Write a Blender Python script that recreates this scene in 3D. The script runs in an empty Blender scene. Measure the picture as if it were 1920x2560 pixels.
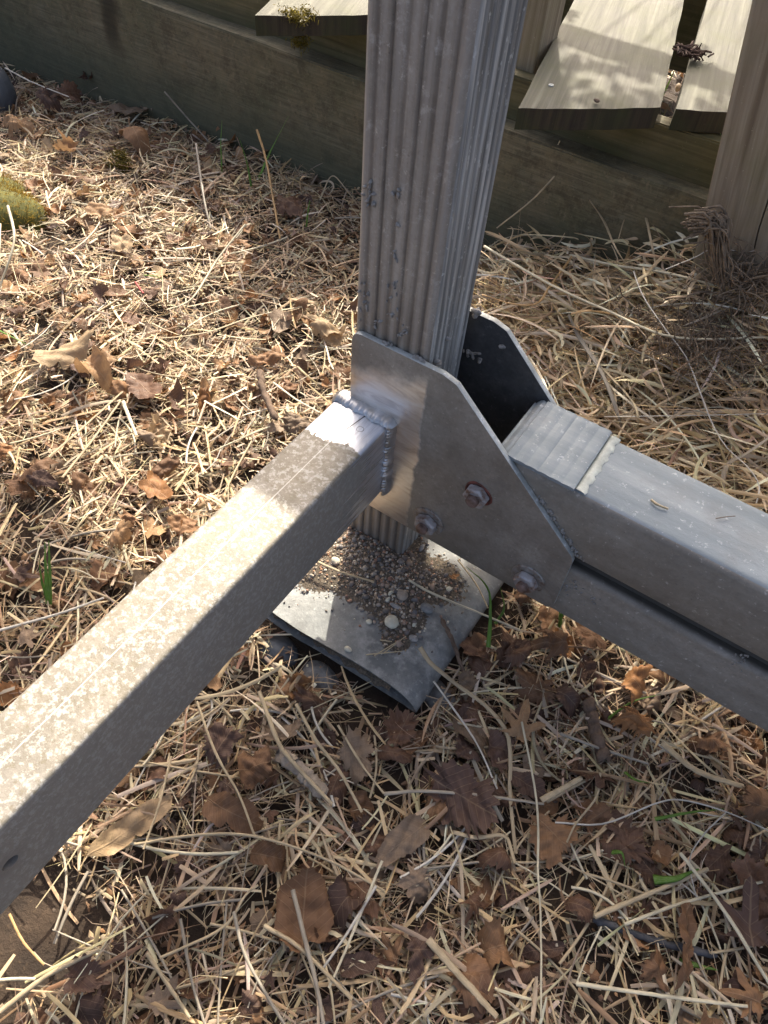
import bpy, bmesh, math, random
import numpy as np
from mathutils import Vector, Matrix
PI = math.pi
sc = bpy.context.scene
COL = sc.collection
# ------------------------------------------------------------------ camera, sky, sun, exposure
F = 1750.0                                   # focal length in pixels of the 1920x2560 photograph
CAM = np.array([0.2571, -0.5279, 0.8805])
R = np.array([[0.8279, -0.4745, 0.2989], [0.5576, 0.6399, -0.5287], [0.0596, 0.6044, 0.7944]])
u_, s_, v_ = np.linalg.svd(R); R = u_ @ v_
cd = bpy.data.cameras.new("camera"); cam = bpy.data.objects.new("camera", cd); COL.objects.link(cam)
cd.sensor_fit = 'VERTICAL'; cd.sensor_height = 36.0; cd.lens = F / 2560 * 36.0
cd.clip_start = 0.02; cd.clip_end = 400
M4 = Matrix.Identity(4)
for i in range(3):
    for j in range(3): M4[i][j] = R[i][j]
    M4[i][3] = CAM[i]
cam.matrix_world = M4; sc.camera = cam

SUN = np.array([-0.55, 1.08, 1.0]); SUN /= np.linalg.norm(SUN)      # towards the sun
w = bpy.data.worlds.new("World"); sc.world = w; w.use_nodes = True
nt = w.node_tree; bg = nt.nodes["Background"]
sky = nt.nodes.new("ShaderNodeTexSky"); sky.sky_type = 'NISHITA'; sky.sun_disc = False
sky.sun_elevation = math.asin(SUN[2]); sky.sun_rotation = math.atan2(SUN[0], SUN[1])
sky.dust_density = 7.0; sky.air_density = 0.6; sky.ozone_density = 0.0
nt.links.new(sky.outputs[0], bg.inputs[0]); bg.inputs[1].default_value = 0.15
sl = bpy.data.lights.new("sun", 'SUN'); sl.energy = 3.7; sl.angle = math.radians(0.6); sl.color = (1.0, 0.92, 0.79)
so = bpy.data.objects.new("sun", sl); COL.objects.link(so)
so.rotation_euler = Vector(SUN).to_track_quat('Z', 'Y').to_euler()
so.location = (-3, 5, 5)
sc.view_settings.view_transform = 'Standard'; sc.view_settings.look = 'None'
sc.view_settings.exposure = 1.3; sc.view_settings.gamma = 1; sc.view_settings.use_curve_mapping = False
sc.render.engine = 'CYCLES'
sc.cycles.max_bounces = 6; sc.cycles.diffuse_bounces = 4; sc.cycles.transparent_max_bounces = 4

rng = np.random.default_rng(7); random.seed(7)

def P(px, py, ax, val):
    "point of the place seen at a photograph pixel, on the plane coordinate[ax] = val"
    r = R @ np.array([px - 960.0, 1280.0 - py, -F]); t = (val - CAM[ax]) / r[ax]
    return CAM + r * t
def project(X):
    q = (np.asarray(X) - CAM) @ R
    return 960 + F * q[..., 0] / -q[..., 2], 1280 - F * q[..., 1] / -q[..., 2], -q[..., 2]
def sm(x, a, b):
    t = np.clip((x - a) / (b - a), 0, 1); return t * t * (3 - 2 * t)
def soil(x, y):
    "height of the soil"
    x = np.asarray(x, float); y = np.asarray(y, float)
    z = -0.056 + 0.004 * np.sin(7 * x + 1.3) * np.cos(6 * y) + 0.006 * np.sin(3.1 * x + 4 * y)
    z = z - 0.045 * sm(-x, 1.1, 2.2) + 0.055 * sm(x, -0.25, 0.1) * sm(y, 0.3, 0.8)
    z = z + 0.012 * sm(-x, 0.3, 0.6) * sm(-x, 1.5, 0.9)
    z = z + 0.115 * np.exp(-((x - .32) ** 2 / .07 + (y - .88) ** 2 / .055))
    return z

# ------------------------------------------------------------------ object helpers
def tag(o, label=None, cat=None, group=None, kind=None):
    if label: o["label"] = label
    if cat: o["category"] = cat
    if group: o["group"] = group
    if kind: o["kind"] = kind
    return o
def empty(name, loc, label, cat, group=None):
    o = bpy.data.objects.new(name, None); COL.objects.link(o); o.location = loc
    o.empty_display_size = 0.05
    return tag(o, label, cat, group)
def link(name, me, m, parent=None, loc=None, smooth=None):
    if m is not None: me.materials.append(m)
    if smooth is not None:
        me.polygons.foreach_set("use_smooth", [True] * len(me.polygons))
        me.set_sharp_from_angle(angle=math.radians(smooth))
    o = bpy.data.objects.new(name, me); COL.objects.link(o)
    if loc is not None: o.location = loc
    if parent is not None:
        o.parent = parent
        if loc is None and parent.type == 'EMPTY' and parent.parent is None: o.location = -parent.location
    return o
def mesh_of(name, V, Fc):
    me = bpy.data.meshes.new(name); me.from_pydata([tuple(map(float, v)) for v in V], [], [tuple(map(int, f)) for f in Fc]); me.update()
    return me
def fast_mesh(name, V, Q, col=None, uv=None):
    "quads given as an (n,4) array"
    me = bpy.data.meshes.new(name); V = np.asarray(V, np.float32); Q = np.asarray(Q, np.int32)
    k = Q.shape[1]
    me.vertices.add(len(V)); me.vertices.foreach_set("co", V.ravel())
    me.loops.add(Q.size); me.loops.foreach_set("vertex_index", Q.ravel())
    me.polygons.add(len(Q)); me.polygons.foreach_set("loop_start", np.arange(0, Q.size, k, dtype=np.int32))
    me.polygons.foreach_set("loop_total", np.full(len(Q), k, np.int32))
    me.update(calc_edges=True)
    if col is not None:
        a = me.color_attributes.new("Col", 'FLOAT_COLOR', 'POINT')
        c = np.ones((len(V), 4), np.float32); c[:, :3] = col; a.data.foreach_set("color", c.ravel())
    if uv is not None:
        l = me.uv_layers.new(name="UVMap"); l.data.foreach_set("uv", np.asarray(uv, np.float32)[Q.ravel()].ravel())
    me.polygons.foreach_set("use_smooth", np.ones(len(Q), bool))
    return me
def prism(name, poly, ax, a, b, m, parent=None, bevel=0, smooth=35, segs=2):
    "polygon extruded along an axis; poly gives the two other coordinates in order"
    V = []
    for t in (a, b):
        for p in poly:
            q = list(p); q.insert(ax, t); V.append(q)
    n = len(poly)
    Fc = [tuple(range(n)), tuple(range(2 * n - 1, n - 1, -1))] + [(i, i + n, (i + 1) % n + n, (i + 1) % n) for i in range(n)]
    me = mesh_of(name, V, Fc)
    bm = bmesh.new(); bm.from_mesh(me); bmesh.ops.recalc_face_normals(bm, faces=bm.faces)
    if bevel:
        ed = [e for e in bm.edges if len(e.link_faces) == 2 and e.calc_face_angle(0) > 0.9]
        bmesh.ops.bevel(bm, geom=ed, offset=bevel, segments=segs, affect='EDGES', profile=0.5, clamp_overlap=True)
    bm.to_mesh(me); bm.free()
    return link(name, me, m, parent, smooth=smooth)
def rounded(poly, r, n=5):
    "round the corners of a polygon; r one radius or one per corner"
    out = []; N = len(poly)
    rr = r if isinstance(r, (list, tuple)) else [r] * N
    for i in range(N):
        p = np.array(poly[i], float); a = np.array(poly[i - 1], float) - p; b = np.array(poly[(i + 1) % N], float) - p
        if rr[i] <= 0: out.append(tuple(p)); continue
        la, lb = np.linalg.norm(a), np.linalg.norm(b); a /= la; b /= lb
        ang = math.acos(max(-1, min(1, a @ b))); d = min(rr[i] / math.tan(ang / 2), la * .48, lb * .48)
        for k in range(n + 1):
            t = k / n; q = (1 - t) ** 2 * (p + a * d) + 2 * t * (1 - t) * p + t * t * (p + b * d)
            out.append(tuple(q))
    return out
def smooth_path(pts, n):
    pts = np.array(pts, float); k = len(pts)
    if k == 2: t = np.linspace(0, 1, n)[:, None]; return pts[0] * (1 - t) + pts[1] * t
    e = np.vstack([2 * pts[0] - pts[1], pts, 2 * pts[-1] - pts[-2]]); out = []
    for u in np.linspace(0, k - 1 - 1e-6, n):
        i = int(u); t = u - i; p0, p1, p2, p3 = e[i:i + 4]
        out.append(0.5 * ((2 * p1) + (-p0 + p2) * t + (2 * p0 - 5 * p1 + 4 * p2 - p3) * t * t + (-p0 + 3 * p1 - 3 * p2 + p3) * t ** 3))
    return np.array(out)
def sweep(path, rad, sides=6, flat=1.0, close=True):
    "tube along a path with a radius per point; returns verts, quads"
    path = np.array(path, float); n = len(path); rad = np.broadcast_to(np.asarray(rad, float), (n,))
    T = np.gradient(path, axis=0); T /= np.linalg.norm(T, axis=1)[:, None] + 1e-9
    up = np.array([0, 0, 1.0]); V = []
    for i in range(n):
        a = np.cross(up, T[i]); la = np.linalg.norm(a)
        a = a / la if la > 1e-3 else np.array([1.0, 0, 0]); b = np.cross(T[i], a)
        for k in range(sides):
            th = 2 * PI * k / sides; V.append(path[i] + rad[i] * (math.cos(th) * a + math.sin(th) * b * flat))
    V = np.array(V); Q = []
    for i in range(n - 1):
        for k in range(sides):
            Q.append((i * sides + k, i * sides + (k + 1) % sides, (i + 1) * sides + (k + 1) % sides, (i + 1) * sides + k))
    return V, Q

# ------------------------------------------------------------------ material helpers
class NT:
    def __init__(s, name):
        s.m = bpy.data.materials.new(name); s.m.use_nodes = True; s.nt = s.m.node_tree
        s.b = s.nt.nodes["Principled BSDF"]; s.out = s.nt.nodes["Material Output"]
        s.tc = s.nt.nodes.new("ShaderNodeTexCoord"); s.obj = s.tc.outputs["Object"]; s.uv = s.tc.outputs["UV"]
    def n(s, t): return s.nt.nodes.new(t)
    def put(s, inp, v):
        if isinstance(v, bpy.types.NodeSocket): s.nt.links.new(v, inp)
        elif isinstance(v, tuple) and len(v) == 3 and inp.type == 'RGBA': inp.default_value = (*v, 1)
        else: inp.default_value = v
    def scale(s, vec, sx, sy, sz):
        m = s.n("ShaderNodeMapping"); s.put(m.inputs[0], vec); m.inputs["Scale"].default_value = (sx, sy, sz); return m.outputs[0]
    def noise(s, sc_=5, det=4, rough=.55, vec=None, dist=0, col=False):
        m = s.n("ShaderNodeTexNoise"); s.put(m.inputs["Vector"], vec or s.obj); m.inputs["Scale"].default_value = sc_
        m.inputs["Detail"].default_value = det; m.inputs["Roughness"].default_value = rough; m.inputs["Distortion"].default_value = dist
        return m.outputs[1 if col else 0]
    def vor(s, sc_, vec=None, feat='F1'):
        m = s.n("ShaderNodeTexVoronoi"); m.feature = feat; s.put(m.inputs["Vector"], vec or s.obj); m.inputs["Scale"].default_value = sc_
        return m.outputs[0]
    def math(s, op, a, b=0.0, c=None):
        m = s.n("ShaderNodeMath"); m.operation = op; s.put(m.inputs[0], a); s.put(m.inputs[1], b)
        if c is not None: s.put(m.inputs[2], c)
        return m.outputs[0]
    def mr(s, v, a, b, c=0.0, d=1.0, smooth=False):
        m = s.n("ShaderNodeMapRange"); s.put(m.inputs[0], v)
        m.inputs[1].default_value = a; m.inputs[2].default_value = b; m.inputs[3].default_value = c; m.inputs[4].default_value = d
        if smooth: m.interpolation_type = 'SMOOTHSTEP'
        return m.outputs[0]
    def ramp(s, f, *st):
        m = s.n("ShaderNodeValToRGB"); s.put(m.inputs[0], f); e = m.color_ramp.elements
        while len(e) < len(st): e.new(0.5)
        for k, (p, c) in enumerate(st): e[k].position = p; e[k].color = (*c, 1)
        return m.outputs[0]
    def mix(s, f, a, b, mode='MIX'):
        m = s.n("ShaderNodeMix"); m.data_type = 'RGBA'; m.blend_type = mode
        s.put(m.inputs[0], f); s.put(m.inputs[6], a); s.put(m.inputs[7], b); return m.outputs[2]
    def xyz(s, vec=None):
        m = s.n("ShaderNodeSeparateXYZ"); s.put(m.inputs[0], vec or s.obj); return m.outputs
    def bump(s, h, st=.5, d=.001):
        m = s.n("ShaderNodeBump"); s.put(m.inputs["Height"], h); m.inputs["Strength"].default_value = st; m.inputs["Distance"].default_value = d
        s.nt.links.new(m.outputs[0], s.b.inputs["Normal"]); return m.outputs[0]
    def set(s, **k):
        for a, v in k.items(): s.put(s.b.inputs[{'col': 'Base Color', 'rough': 'Roughness', 'metal': 'Metallic', 'spec': 'Specular IOR Level'}[a]], v)
        return s.m

def metal(name, dark, mid, light, met=.35, rough=.5, blotch=14, streak=(1, 1, 1), speck=.5, dirt=0.0, dirtcol=(.14, .12, .09), bumpd=.0006):
    k = NT(name); v = k.scale(k.obj, *streak)
    a = k.noise(blotch, 6, .62, v); c = k.ramp(a, (.30, dark), (.5, mid), (.72, light))
    f = k.noise(260, 3, .7); c = k.mix(k.mr(f, .35, .7, 0, .45), c, dark); f2 = k.noise(75, 6, .75); c = k.mix(k.mr(f2, .48, .66, 0, .45), c, tuple(x * .75 for x in dark)); f3 = k.noise(48, 6, .8); c = k.mix(k.mr(f3, .54, .68, 0, .4), c, light)
    sp = k.noise(120, 4, .75); c = k.mix(k.mr(sp, .60, .70, 0, speck), c, tuple(min(1, x * 1.55) for x in light))
    if dirt > 0:
        dn = k.noise(9, 7, .65, v); c = k.mix(k.mr(dn, .35, .65, 0, dirt), c, dirtcol)
    pit = k.vor(95); c = k.mix(k.mr(pit, .03, .09, .55, 0), c, tuple(x * .4 for x in dark))
    k.bump(k.math('ADD', f, k.math('MULTIPLY', sp, 1.4)), .35, bumpd)
    return k.set(col=c, metal=met, rough=k.mr(a, .3, .7, rough + .12, rough - .08)), k, c

# post: streaks run up the extrusion
m_post, kp, cp_ = metal("weathered_post_aluminium", (.24, .22, .185), (.38, .355, .31), (.53, .50, .445), .2, .5, 7, (9, 9, .7), .9, .45, (.22, .18, .135))
o = kp.xyz(); rf = kp.math('GREATER_THAN', o[0], -.0062); sn = kp.noise(1, 5, .65, kp.scale(kp.obj, 60, 110, 5))
sc2 = kp.ramp(sn, (.38, (.17, .172, .165)), (.52, (.33, .335, .32)), (.66, (.56, .57, .55)))
ss = kp.noise(150, 3, .8, kp.scale(kp.obj, 1, 1, .5)); sc2 = kp.mix(kp.mr(ss, .60, .66, 0, .8), sc2, (.62, .64, .62))
kf = kp.noise(1, 6, .7, kp.scale(kp.obj, 55, 10, 3)); fr = kp.mix(kp.mr(kf, .46, .60, 0, .7), cp_, (.36, .325, .28)); fr = kp.mix(kp.mr(kp.noise(38, 6, .75), .56, .66, 0, .75), fr, (.55, .525, .48))
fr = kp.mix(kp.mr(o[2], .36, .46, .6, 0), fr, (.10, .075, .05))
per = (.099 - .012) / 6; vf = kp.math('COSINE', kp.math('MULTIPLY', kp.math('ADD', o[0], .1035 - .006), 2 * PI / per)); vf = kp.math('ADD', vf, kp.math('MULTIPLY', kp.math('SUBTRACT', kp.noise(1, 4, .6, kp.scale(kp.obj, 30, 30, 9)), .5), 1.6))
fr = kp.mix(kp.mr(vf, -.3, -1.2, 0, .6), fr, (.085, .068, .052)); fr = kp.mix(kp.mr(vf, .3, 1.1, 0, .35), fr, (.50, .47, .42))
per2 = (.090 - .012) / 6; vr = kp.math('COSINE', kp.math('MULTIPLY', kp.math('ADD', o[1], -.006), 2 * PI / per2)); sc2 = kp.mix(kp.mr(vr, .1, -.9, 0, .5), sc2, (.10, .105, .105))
kp.set(col=kp.mix(rf, fr, sc2), metal=.2, rough=.55)
m_gus, kg, cg = metal("dull_plate_aluminium", (.25, .228, .192), (.345, .322, .28), (.46, .435, .385), .15, .5, 16, (1, 1, 1), .45, .4, (.16, .14, .11))
# the freshly ground part of the front plate
o = kg.xyz(); nz = kg.noise(28, 4, .6)
edge = kg.math('ADD', o[0], kg.math('MULTIPLY', kg.math('SUBTRACT', nz, .5), .022))
top = kg.math('ADD', kg.math('ADD', o[2], kg.math('MULTIPLY', o[0], -.30)), kg.math('MULTIPLY', kg.math('SUBTRACT', nz, .5), .05))
ground = kg.math('MULTIPLY', kg.mr(edge, -.001, .003, 1, 0), kg.mr(top, .345, .372, 1, 0, True))
front = kg.math('LESS_THAN', o[1], -.0072)
ground = kg.math('MULTIPLY', ground, front)
swirl = kg.noise(12, 5, .6, kg.scale(kg.obj, 1, 1, 4), 1.5)
pol = kg.ramp(swirl, (.3, (.55, .48, .42)), (.5, (.80, .74, .67)), (.75, (.90, .88, .85)))
kg.set(col=kg.mix(ground, cg, pol), metal=kg.mr(ground, 0, 1, .45, .9), rough=kg.mr(ground, 0, 1, .5, .34))
m_rear, _, _ = metal("dark_rear_aluminium", (.05, .055, .06), (.085, .09, .095), (.14, .145, .15), .5, .5, 20, (1, 1, 1), .5, .3, (.05, .045, .04))  # rear plate in a darker, slightly bluish aluminium tone
m_beam, kb, cb = metal("beam_aluminium", (.25, .222, .18), (.35, .318, .265), (.47, .435, .375), .05, .65, 10, (.5, 1.6, 1.6), .9, .5, (.15, .125, .095))
bo = kb.xyz(); tz = kb.math('GREATER_THAN', bo[2], .3035); tn = kb.noise(1, 6, .65, kb.scale(kb.obj, 3, 26, 26))
tcol = kb.ramp(tn, (.32, (.17, .20, .215)), (.5, (.235, .27, .285)), (.68, (.33, .36, .37))); tcol = kb.mix(kb.mr(kb.noise(110, 4, .8), .60, .68, 0, .6), tcol, (.66, .68, .70))  # cool top tone paints the sky's reflection into the beam colour
tcol = kb.mix(kb.mr(kb.noise(10, 6, .7), .52, .70, 0, .45), tcol, (.20, .20, .19)); gr = kb.math('MULTIPLY', kb.mr(bo[1], .0035, .010, 0, .85), kb.math('MULTIPLY', kb.math('GREATER_THAN', bo[2], .17), kb.math('LESS_THAN', bo[2], .206))); cb = kb.mix(gr, cb, (.045, .04, .032)); kb.set(col=kb.mix(tz, cb, tcol), metal=.15, spec=.35)  # near-black groove tone paints the shade under the lip, with dirt
m_foot, kf_, cf_ = metal("foot_plate_metal", (.115, .122, .118), (.165, .175, .17), (.30, .31, .29), .2, .5, 11, (1, 1, 1), .5, .25, (.19, .17, .14))
m_edge, _, _ = metal("worn_plate_edge", (.33, .345, .32), (.52, .545, .51), (.72, .74, .70), .3, .5, 30, (1, 1, 1), .6)
fb = kf_.noise(30, 7, .72); fo = kf_.xyz(); fd = kf_.math('SQRT', kf_.math('ADD', kf_.math('POWER', kf_.math('SUBTRACT', fo[0], .075), 2.0), kf_.math('POWER', kf_.math('ADD', fo[1], .13), 2.0)))
fm = kf_.math('MULTIPLY', kf_.mr(fb, .46, .62, 0, .7), kf_.mr(fd, .02, .10, 1, .25)); kf_.set(col=kf_.mix(fm, cf_, (.42, .42, .39)))
# side tube: chalky oxide, ground bright at its root
m_tube, kt, ct = metal("oxidised_tube_aluminium", (.17, .15, .115), (.23, .21, .17), (.30, .28, .245), .10, .6, 30, (1, .8, 1), .5, .5, (.25, .205, .13))
s1 = kt.noise(170, 5, .72); ct = kt.mix(kt.mr(s1, .50, .58, 0, .75), ct, (.42, .405, .36))
s2 = kt.noise(120, 5, .72, kt.scale(kt.obj, 1, 1.1, .9)); ct = kt.mix(kt.mr(s2, .54, .62, 0, .7), ct, (.17, .145, .095))
o = kt.xyz()
st_ = kt.noise(1, 4, .6, kt.scale(kt.obj, 45, 5, 110))
side = kt.math('LESS_THAN', o[2], .2765)
st2 = kt.noise(1, 5, .65, kt.scale(kt.obj, 48, 14, 2))
amp = kt.math('ADD', kt.math('MULTIPLY', kt.math('SUBTRACT', st_, .5), kt.math('MULTIPLY', side, .30)), kt.math('MULTIPLY', kt.math('SUBTRACT', st2, .5), kt.math('MULTIPLY', kt.math('SUBTRACT', 1.0, side), .07)))
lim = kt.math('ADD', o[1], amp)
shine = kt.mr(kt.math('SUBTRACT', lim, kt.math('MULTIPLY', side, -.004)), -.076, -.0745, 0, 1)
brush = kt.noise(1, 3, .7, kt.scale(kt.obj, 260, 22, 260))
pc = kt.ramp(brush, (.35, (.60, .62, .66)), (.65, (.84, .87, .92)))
dx = kt.math('ABSOLUTE', kt.math('ADD', o[0], kt.math('MULTIPLY_ADD', o[1], -.16, .0655)))
slit = kt.math('MULTIPLY', kt.math('LESS_THAN', dx, .0007), kt.math('MULTIPLY', kt.math('GREATER_THAN', o[1], -.078), kt.math('LESS_THAN', o[1], -.018)))
ring = kt.math('SQRT', kt.math('ADD', kt.math('POWER', kt.math('ADD', o[0], .061), 2.0), kt.math('POWER', kt.math('ADD', o[1], .042), 2.0)))
ring = kt.math('LESS_THAN', kt.math('ABSOLUTE', kt.math('SUBTRACT', kt.math('ADD', ring, kt.math('MULTIPLY', kt.noise(200, 2), .002)), .0052)), .0005)
topm = kt.math('GREATER_THAN', o[2], .2785)
dk = kt.math('MULTIPLY', topm, kt.math('MAXIMUM', slit, kt.math('MULTIPLY', ring, .6)))
seam = kt.math('MULTIPLY', kt.math('LESS_THAN', kt.math('ABSOLUTE', kt.math('ADD', o[0], .0775)), .0006), kt.math('MULTIPLY', topm, .45))
hd = kt.math('SQRT', kt.math('ADD', kt.math('POWER', kt.math('ADD', o[1], .583), 2.0), kt.math('POWER', kt.math('SUBTRACT', o[2], .2225), 2.0))); ct = kt.mix(kt.mr(hd, .010, .024, .75, 0, True), ct, (.13, .10, .07))
ctt = kt.mix(seam, ct, (.78, .76, .72))
sidec = kt.mix(kt.math('MULTIPLY', side, .45), ctt, (.40, .385, .35))  # side faces painted paler to brighten their shaded look
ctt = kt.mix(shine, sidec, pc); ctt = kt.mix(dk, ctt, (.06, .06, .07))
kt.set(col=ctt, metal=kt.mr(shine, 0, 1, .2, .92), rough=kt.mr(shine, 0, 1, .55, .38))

k = NT("weld_metal"); a = k.noise(60, 3); m_weld = k.set(col=k.ramp(a, (.35, (.40, .385, .36)), (.7, (.66, .66, .66))), metal=.85, rough=.42)
k.bump(a, .3, .0006)
k = NT("rusty_bolt_steel"); a = k.noise(75, 4, .6)
m_bolt = k.set(col=k.ramp(a, (.36, (.20, .12, .08)), (.44, (.33, .285, .26)), (.60, (.44, .425, .42))), metal=.3, rough=.5); k.bump(a, .15, .0004)
k = NT("rusty_thread"); a = k.noise(90, 4, .6); m_thread = k.set(col=k.ramp(a, (.35, (.10, .055, .035)), (.6, (.24, .165, .135))), metal=.2, rough=.6)
k = NT("washer_steel"); a = k.noise(110, 5, .65)
m_wash = k.set(col=k.ramp(a, (.34, (.20, .13, .09)), (.5, (.30, .28, .25)), (.7, (.42, .41, .39))), metal=.5, rough=.5)
k = NT("rust_ring"); a = k.noise(150, 4); m_rust = k.set(col=k.ramp(a, (.35, (.07, .03, .02)), (.65, (.20, .06, .04))), rough=.9)
k = NT("pale_sealant"); a = k.noise(90, 5, .7); m_seal = k.set(col=k.ramp(a, (.35, (.40, .42, .36)), (.65, (.58, .61, .53))), rough=.7); k.bump(a, .6, .001)
k = NT("black_plastic"); m_black = k.set(col=(.012, .012, .013), rough=.45)

def wood(name, axis, c0, c1, c2, dirt=(.05, .055, .02), dirtf=.4, gscale=1.0, rough=.8, cracks=.6, extra=None):
    k = NT(name); s3 = [70 * gscale] * 3; s3[axis] = 2.2 * gscale
    g = k.noise(1, 6, .6, k.scale(k.obj, *s3), .6)
    s4 = [190 * gscale] * 3; s4[axis] = 4; g2 = k.noise(1, 4, .7, k.scale(k.obj, *s4))
    c = k.ramp(g, (.32, c0), (.5, c1), (.68, c2))
    c = k.mix(k.mr(g2, .55, .72, 0, cracks), c, tuple(x * .35 for x in c0))
    d = k.noise(7, 7, .68); c = k.mix(k.mr(d, .42, .66, 0, dirtf), c, dirt)
    sp = k.noise(140, 3, .8); c = k.mix(k.mr(sp, .66, .74, 0, .5), c, tuple(min(1, x * 1.7) for x in c2))
    if extra: c = extra(k, c)
    k.bump(k.math('SUBTRACT', k.math('MULTIPLY', g, .6), g2), .6, .0015)
    return k.set(col=c, rough=rough)
m_plank = wood("weathered_deck_wood", 1, (.042, .040, .025), (.088, .082, .054), (.150, .142, .102), (.070, .074, .020), .65)
m_plankend = wood("plank_end_grain", 2, (.022, .016, .010), (.040, .030, .017), (.065, .048, .026), (.035, .045, .010), .8)
xs = P(735, 250, 1, .85)[0]
def stain(k, c):
    o = k.xyz(); nz = k.math('MULTIPLY', k.math('SUBTRACT', k.noise(18, 4), .5), .06)
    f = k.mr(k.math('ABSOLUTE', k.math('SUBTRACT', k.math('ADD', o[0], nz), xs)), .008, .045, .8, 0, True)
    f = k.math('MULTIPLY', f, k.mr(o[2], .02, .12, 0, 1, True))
    bl = k.noise(22, 7, .75); c = k.mix(k.mr(bl, .45, .62, 0, .5), c, (.19, .15, .08)); b2 = k.noise(70, 5, .8); c = k.mix(k.mr(b2, .55, .66, 0, .6), c, (.24, .20, .12)); b3 = k.noise(55, 5, .8); c = k.mix(k.mr(b3, .56, .66, 0, .5), c, (.04, .032, .018))
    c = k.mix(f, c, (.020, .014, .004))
    low = k.mr(k.math('ADD', o[2], nz), -.02, .12, .6, 0, True)       # green algae film near the soil
    mo = k.noise(26, 8, .8); c = k.mix(k.mr(mo, .50, .62, 0, .55), c, (.05, .042, .022)); return k.mix(low, c, (.06, .07, .040))
m_string = wood("algae_stained_board", 0, (.085, .072, .042), (.14, .122, .072), (.21, .185, .115), (.080, .084, .038), .6, 3.0, cracks=.35, extra=stain)
m_joist = wood("joist_wood", 0, (.07, .058, .025), (.12, .10, .045), (.18, .15, .075), (.05, .055, .012), .6, .8)
m_wpost = wood("grey_post_wood", 2, (.15, .11, .07), (.25, .20, .135), (.34, .285, .205), (.17, .155, .07), .45, .8)

def litter_mat(name, trans=.25, rough=.6, veins=False, spec=.3):
    k = NT(name); at = k.n("ShaderNodeVertexColor"); at.layer_name = "Col"; c = at.outputs[0]
    if veins:
        u = k.xyz(k.uv); av = k.math('ABSOLUTE', u[1])
        mid = k.mr(av, .008, .022, 1, 0)
        t = k.math('ABSOLUTE', k.math('SUBTRACT', k.math('FRACT', k.math('MULTIPLY', k.math('SUBTRACT', u[0], k.math('MULTIPLY', av, .8)), 5.0)), .5))
        vein = k.math('MAXIMUM', mid, k.mr(t, .02, .06, .8, 0))
        n1 = k.noise(6, 6, .65, k.uv); c = k.mix(k.mr(n1, .35, .7, 0, .65), c, k.mix(.5, c, (.07, .035, .02)))
        c = k.mix(k.math('MULTIPLY', vein, .30), c, (.42, .30, .18))
        n2 = k.noise(30, 4, .7, k.uv); c = k.mix(k.mr(n2, .58, .72, 0, .5), c, (.06, .035, .025))
        k.bump(k.math('ADD', vein, k.math('MULTIPLY', n1, 1.5)), .5, .0012)
    else:
        n1 = k.noise(1, 4, .6, k.scale(k.uv, 3, 9, 1)); c = k.mix(k.mr(n1, .4, .75, 0, .5), c, k.mix(.6, c, (.13, .08, .04)))
        n2 = k.noise(1, 2, .6, k.scale(k.uv, 1.5, 30, 1)); c = k.mix(k.mr(n2, .5, .7, 0, .3), c, (.72, .64, .48))
        k.bump(n2, .4, .0006)
    k.set(col=c, rough=rough, spec=spec)
    tr = k.n("ShaderNodeBsdfTranslucent"); k.put(tr.inputs[0], c); ms = k.n("ShaderNodeMixShader"); ms.inputs[0].default_value = trans
    k.nt.links.new(k.b.outputs[0], ms.inputs[1]); k.nt.links.new(tr.outputs[0], ms.inputs[2]); k.nt.links.new(ms.outputs[0], k.out.inputs[0])
    return k.m
m_straw = litter_mat("dry_straw", .18, .45, spec=.4); m_leaf = litter_mat("dead_leaf", .22, .6, True); m_green = litter_mat("green_blade", .35, .45)
k = NT("dark_soil"); a = k.noise(14, 8, .7); b = k.noise(160, 5, .75)
c = k.ramp(a, (.3, (.022, .015, .010)), (.6, (.055, .036, .022)), (.8, (.10, .066, .04)))
c = k.mix(k.mr(b, .6, .72, 0, .6), c, (.22, .15, .08)); k.bump(k.math('ADD', a, k.math('MULTIPLY', b, .6)), .9, .006); m_soil = k.set(col=c, rough=.95)
k = NT("gritty_sand"); a = k.noise(300, 4, .8); b = k.noise(60, 5, .7)
c = k.ramp(a, (.3, (.05, .04, .03)), (.55, (.15, .12, .085)), (.75, (.33, .26, .18))); k.bump(k.math('ADD', a, b), 1, .003); m_sand = k.set(col=c, rough=.95)
k = NT("pebble_stone"); oi = k.n("ShaderNodeObjectInfo"); c = k.ramp(oi.outputs["Random"], (.0, (.07, .07, .07)), (.25, (.18, .15, .12)), (.45, (.30, .21, .14)), (.6, (.13, .12, .12)), (.8, (.40, .34, .26)), (1.0, (.26, .12, .07)))
a = k.noise(90, 5, .7); c = k.mix(k.mr(a, .4, .7, 0, .4), c, (.10, .09, .08)); k.bump(a, .3, .0005); m_peb = k.set(col=c, rough=.65)
k = NT("gravel_grains"); at = k.n("ShaderNodeVertexColor"); at.layer_name = "Col"; m_grain = k.set(col=at.outputs[0], rough=.7)
def plainstone(name, c0, c1, sc_=30, rough=.8):
    k = NT(name); a = k.noise(sc_, 7, .7); k.bump(a, .7, .003); return k.set(col=k.ramp(a, (.3, c0), (.7, c1)), rough=rough)
m_pale = plainstone("pale_pebble", (.45, .41, .30), (.66, .62, .48), 60); m_bluestone = plainstone("blue_grey_stone", (.05, .06, .07), (.11, .125, .14), 25, .6)
m_slate = plainstone("slate_twig", (.035, .037, .042), (.085, .088, .095), 60, .8); m_grey = plainstone("rough_grey_concrete", (.10, .10, .095), (.30, .30, .28), 60, .95); m_shell = plainstone("shell_grey", (.16, .15, .13), (.42, .40, .37), 200, .5)
m_bark = plainstone("twig_bark", (.055, .034, .022), (.20, .135, .09), 70, .9); m_root = plainstone("dark_root", (.075, .055, .038), (.30, .225, .15), 60, .9)
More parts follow.
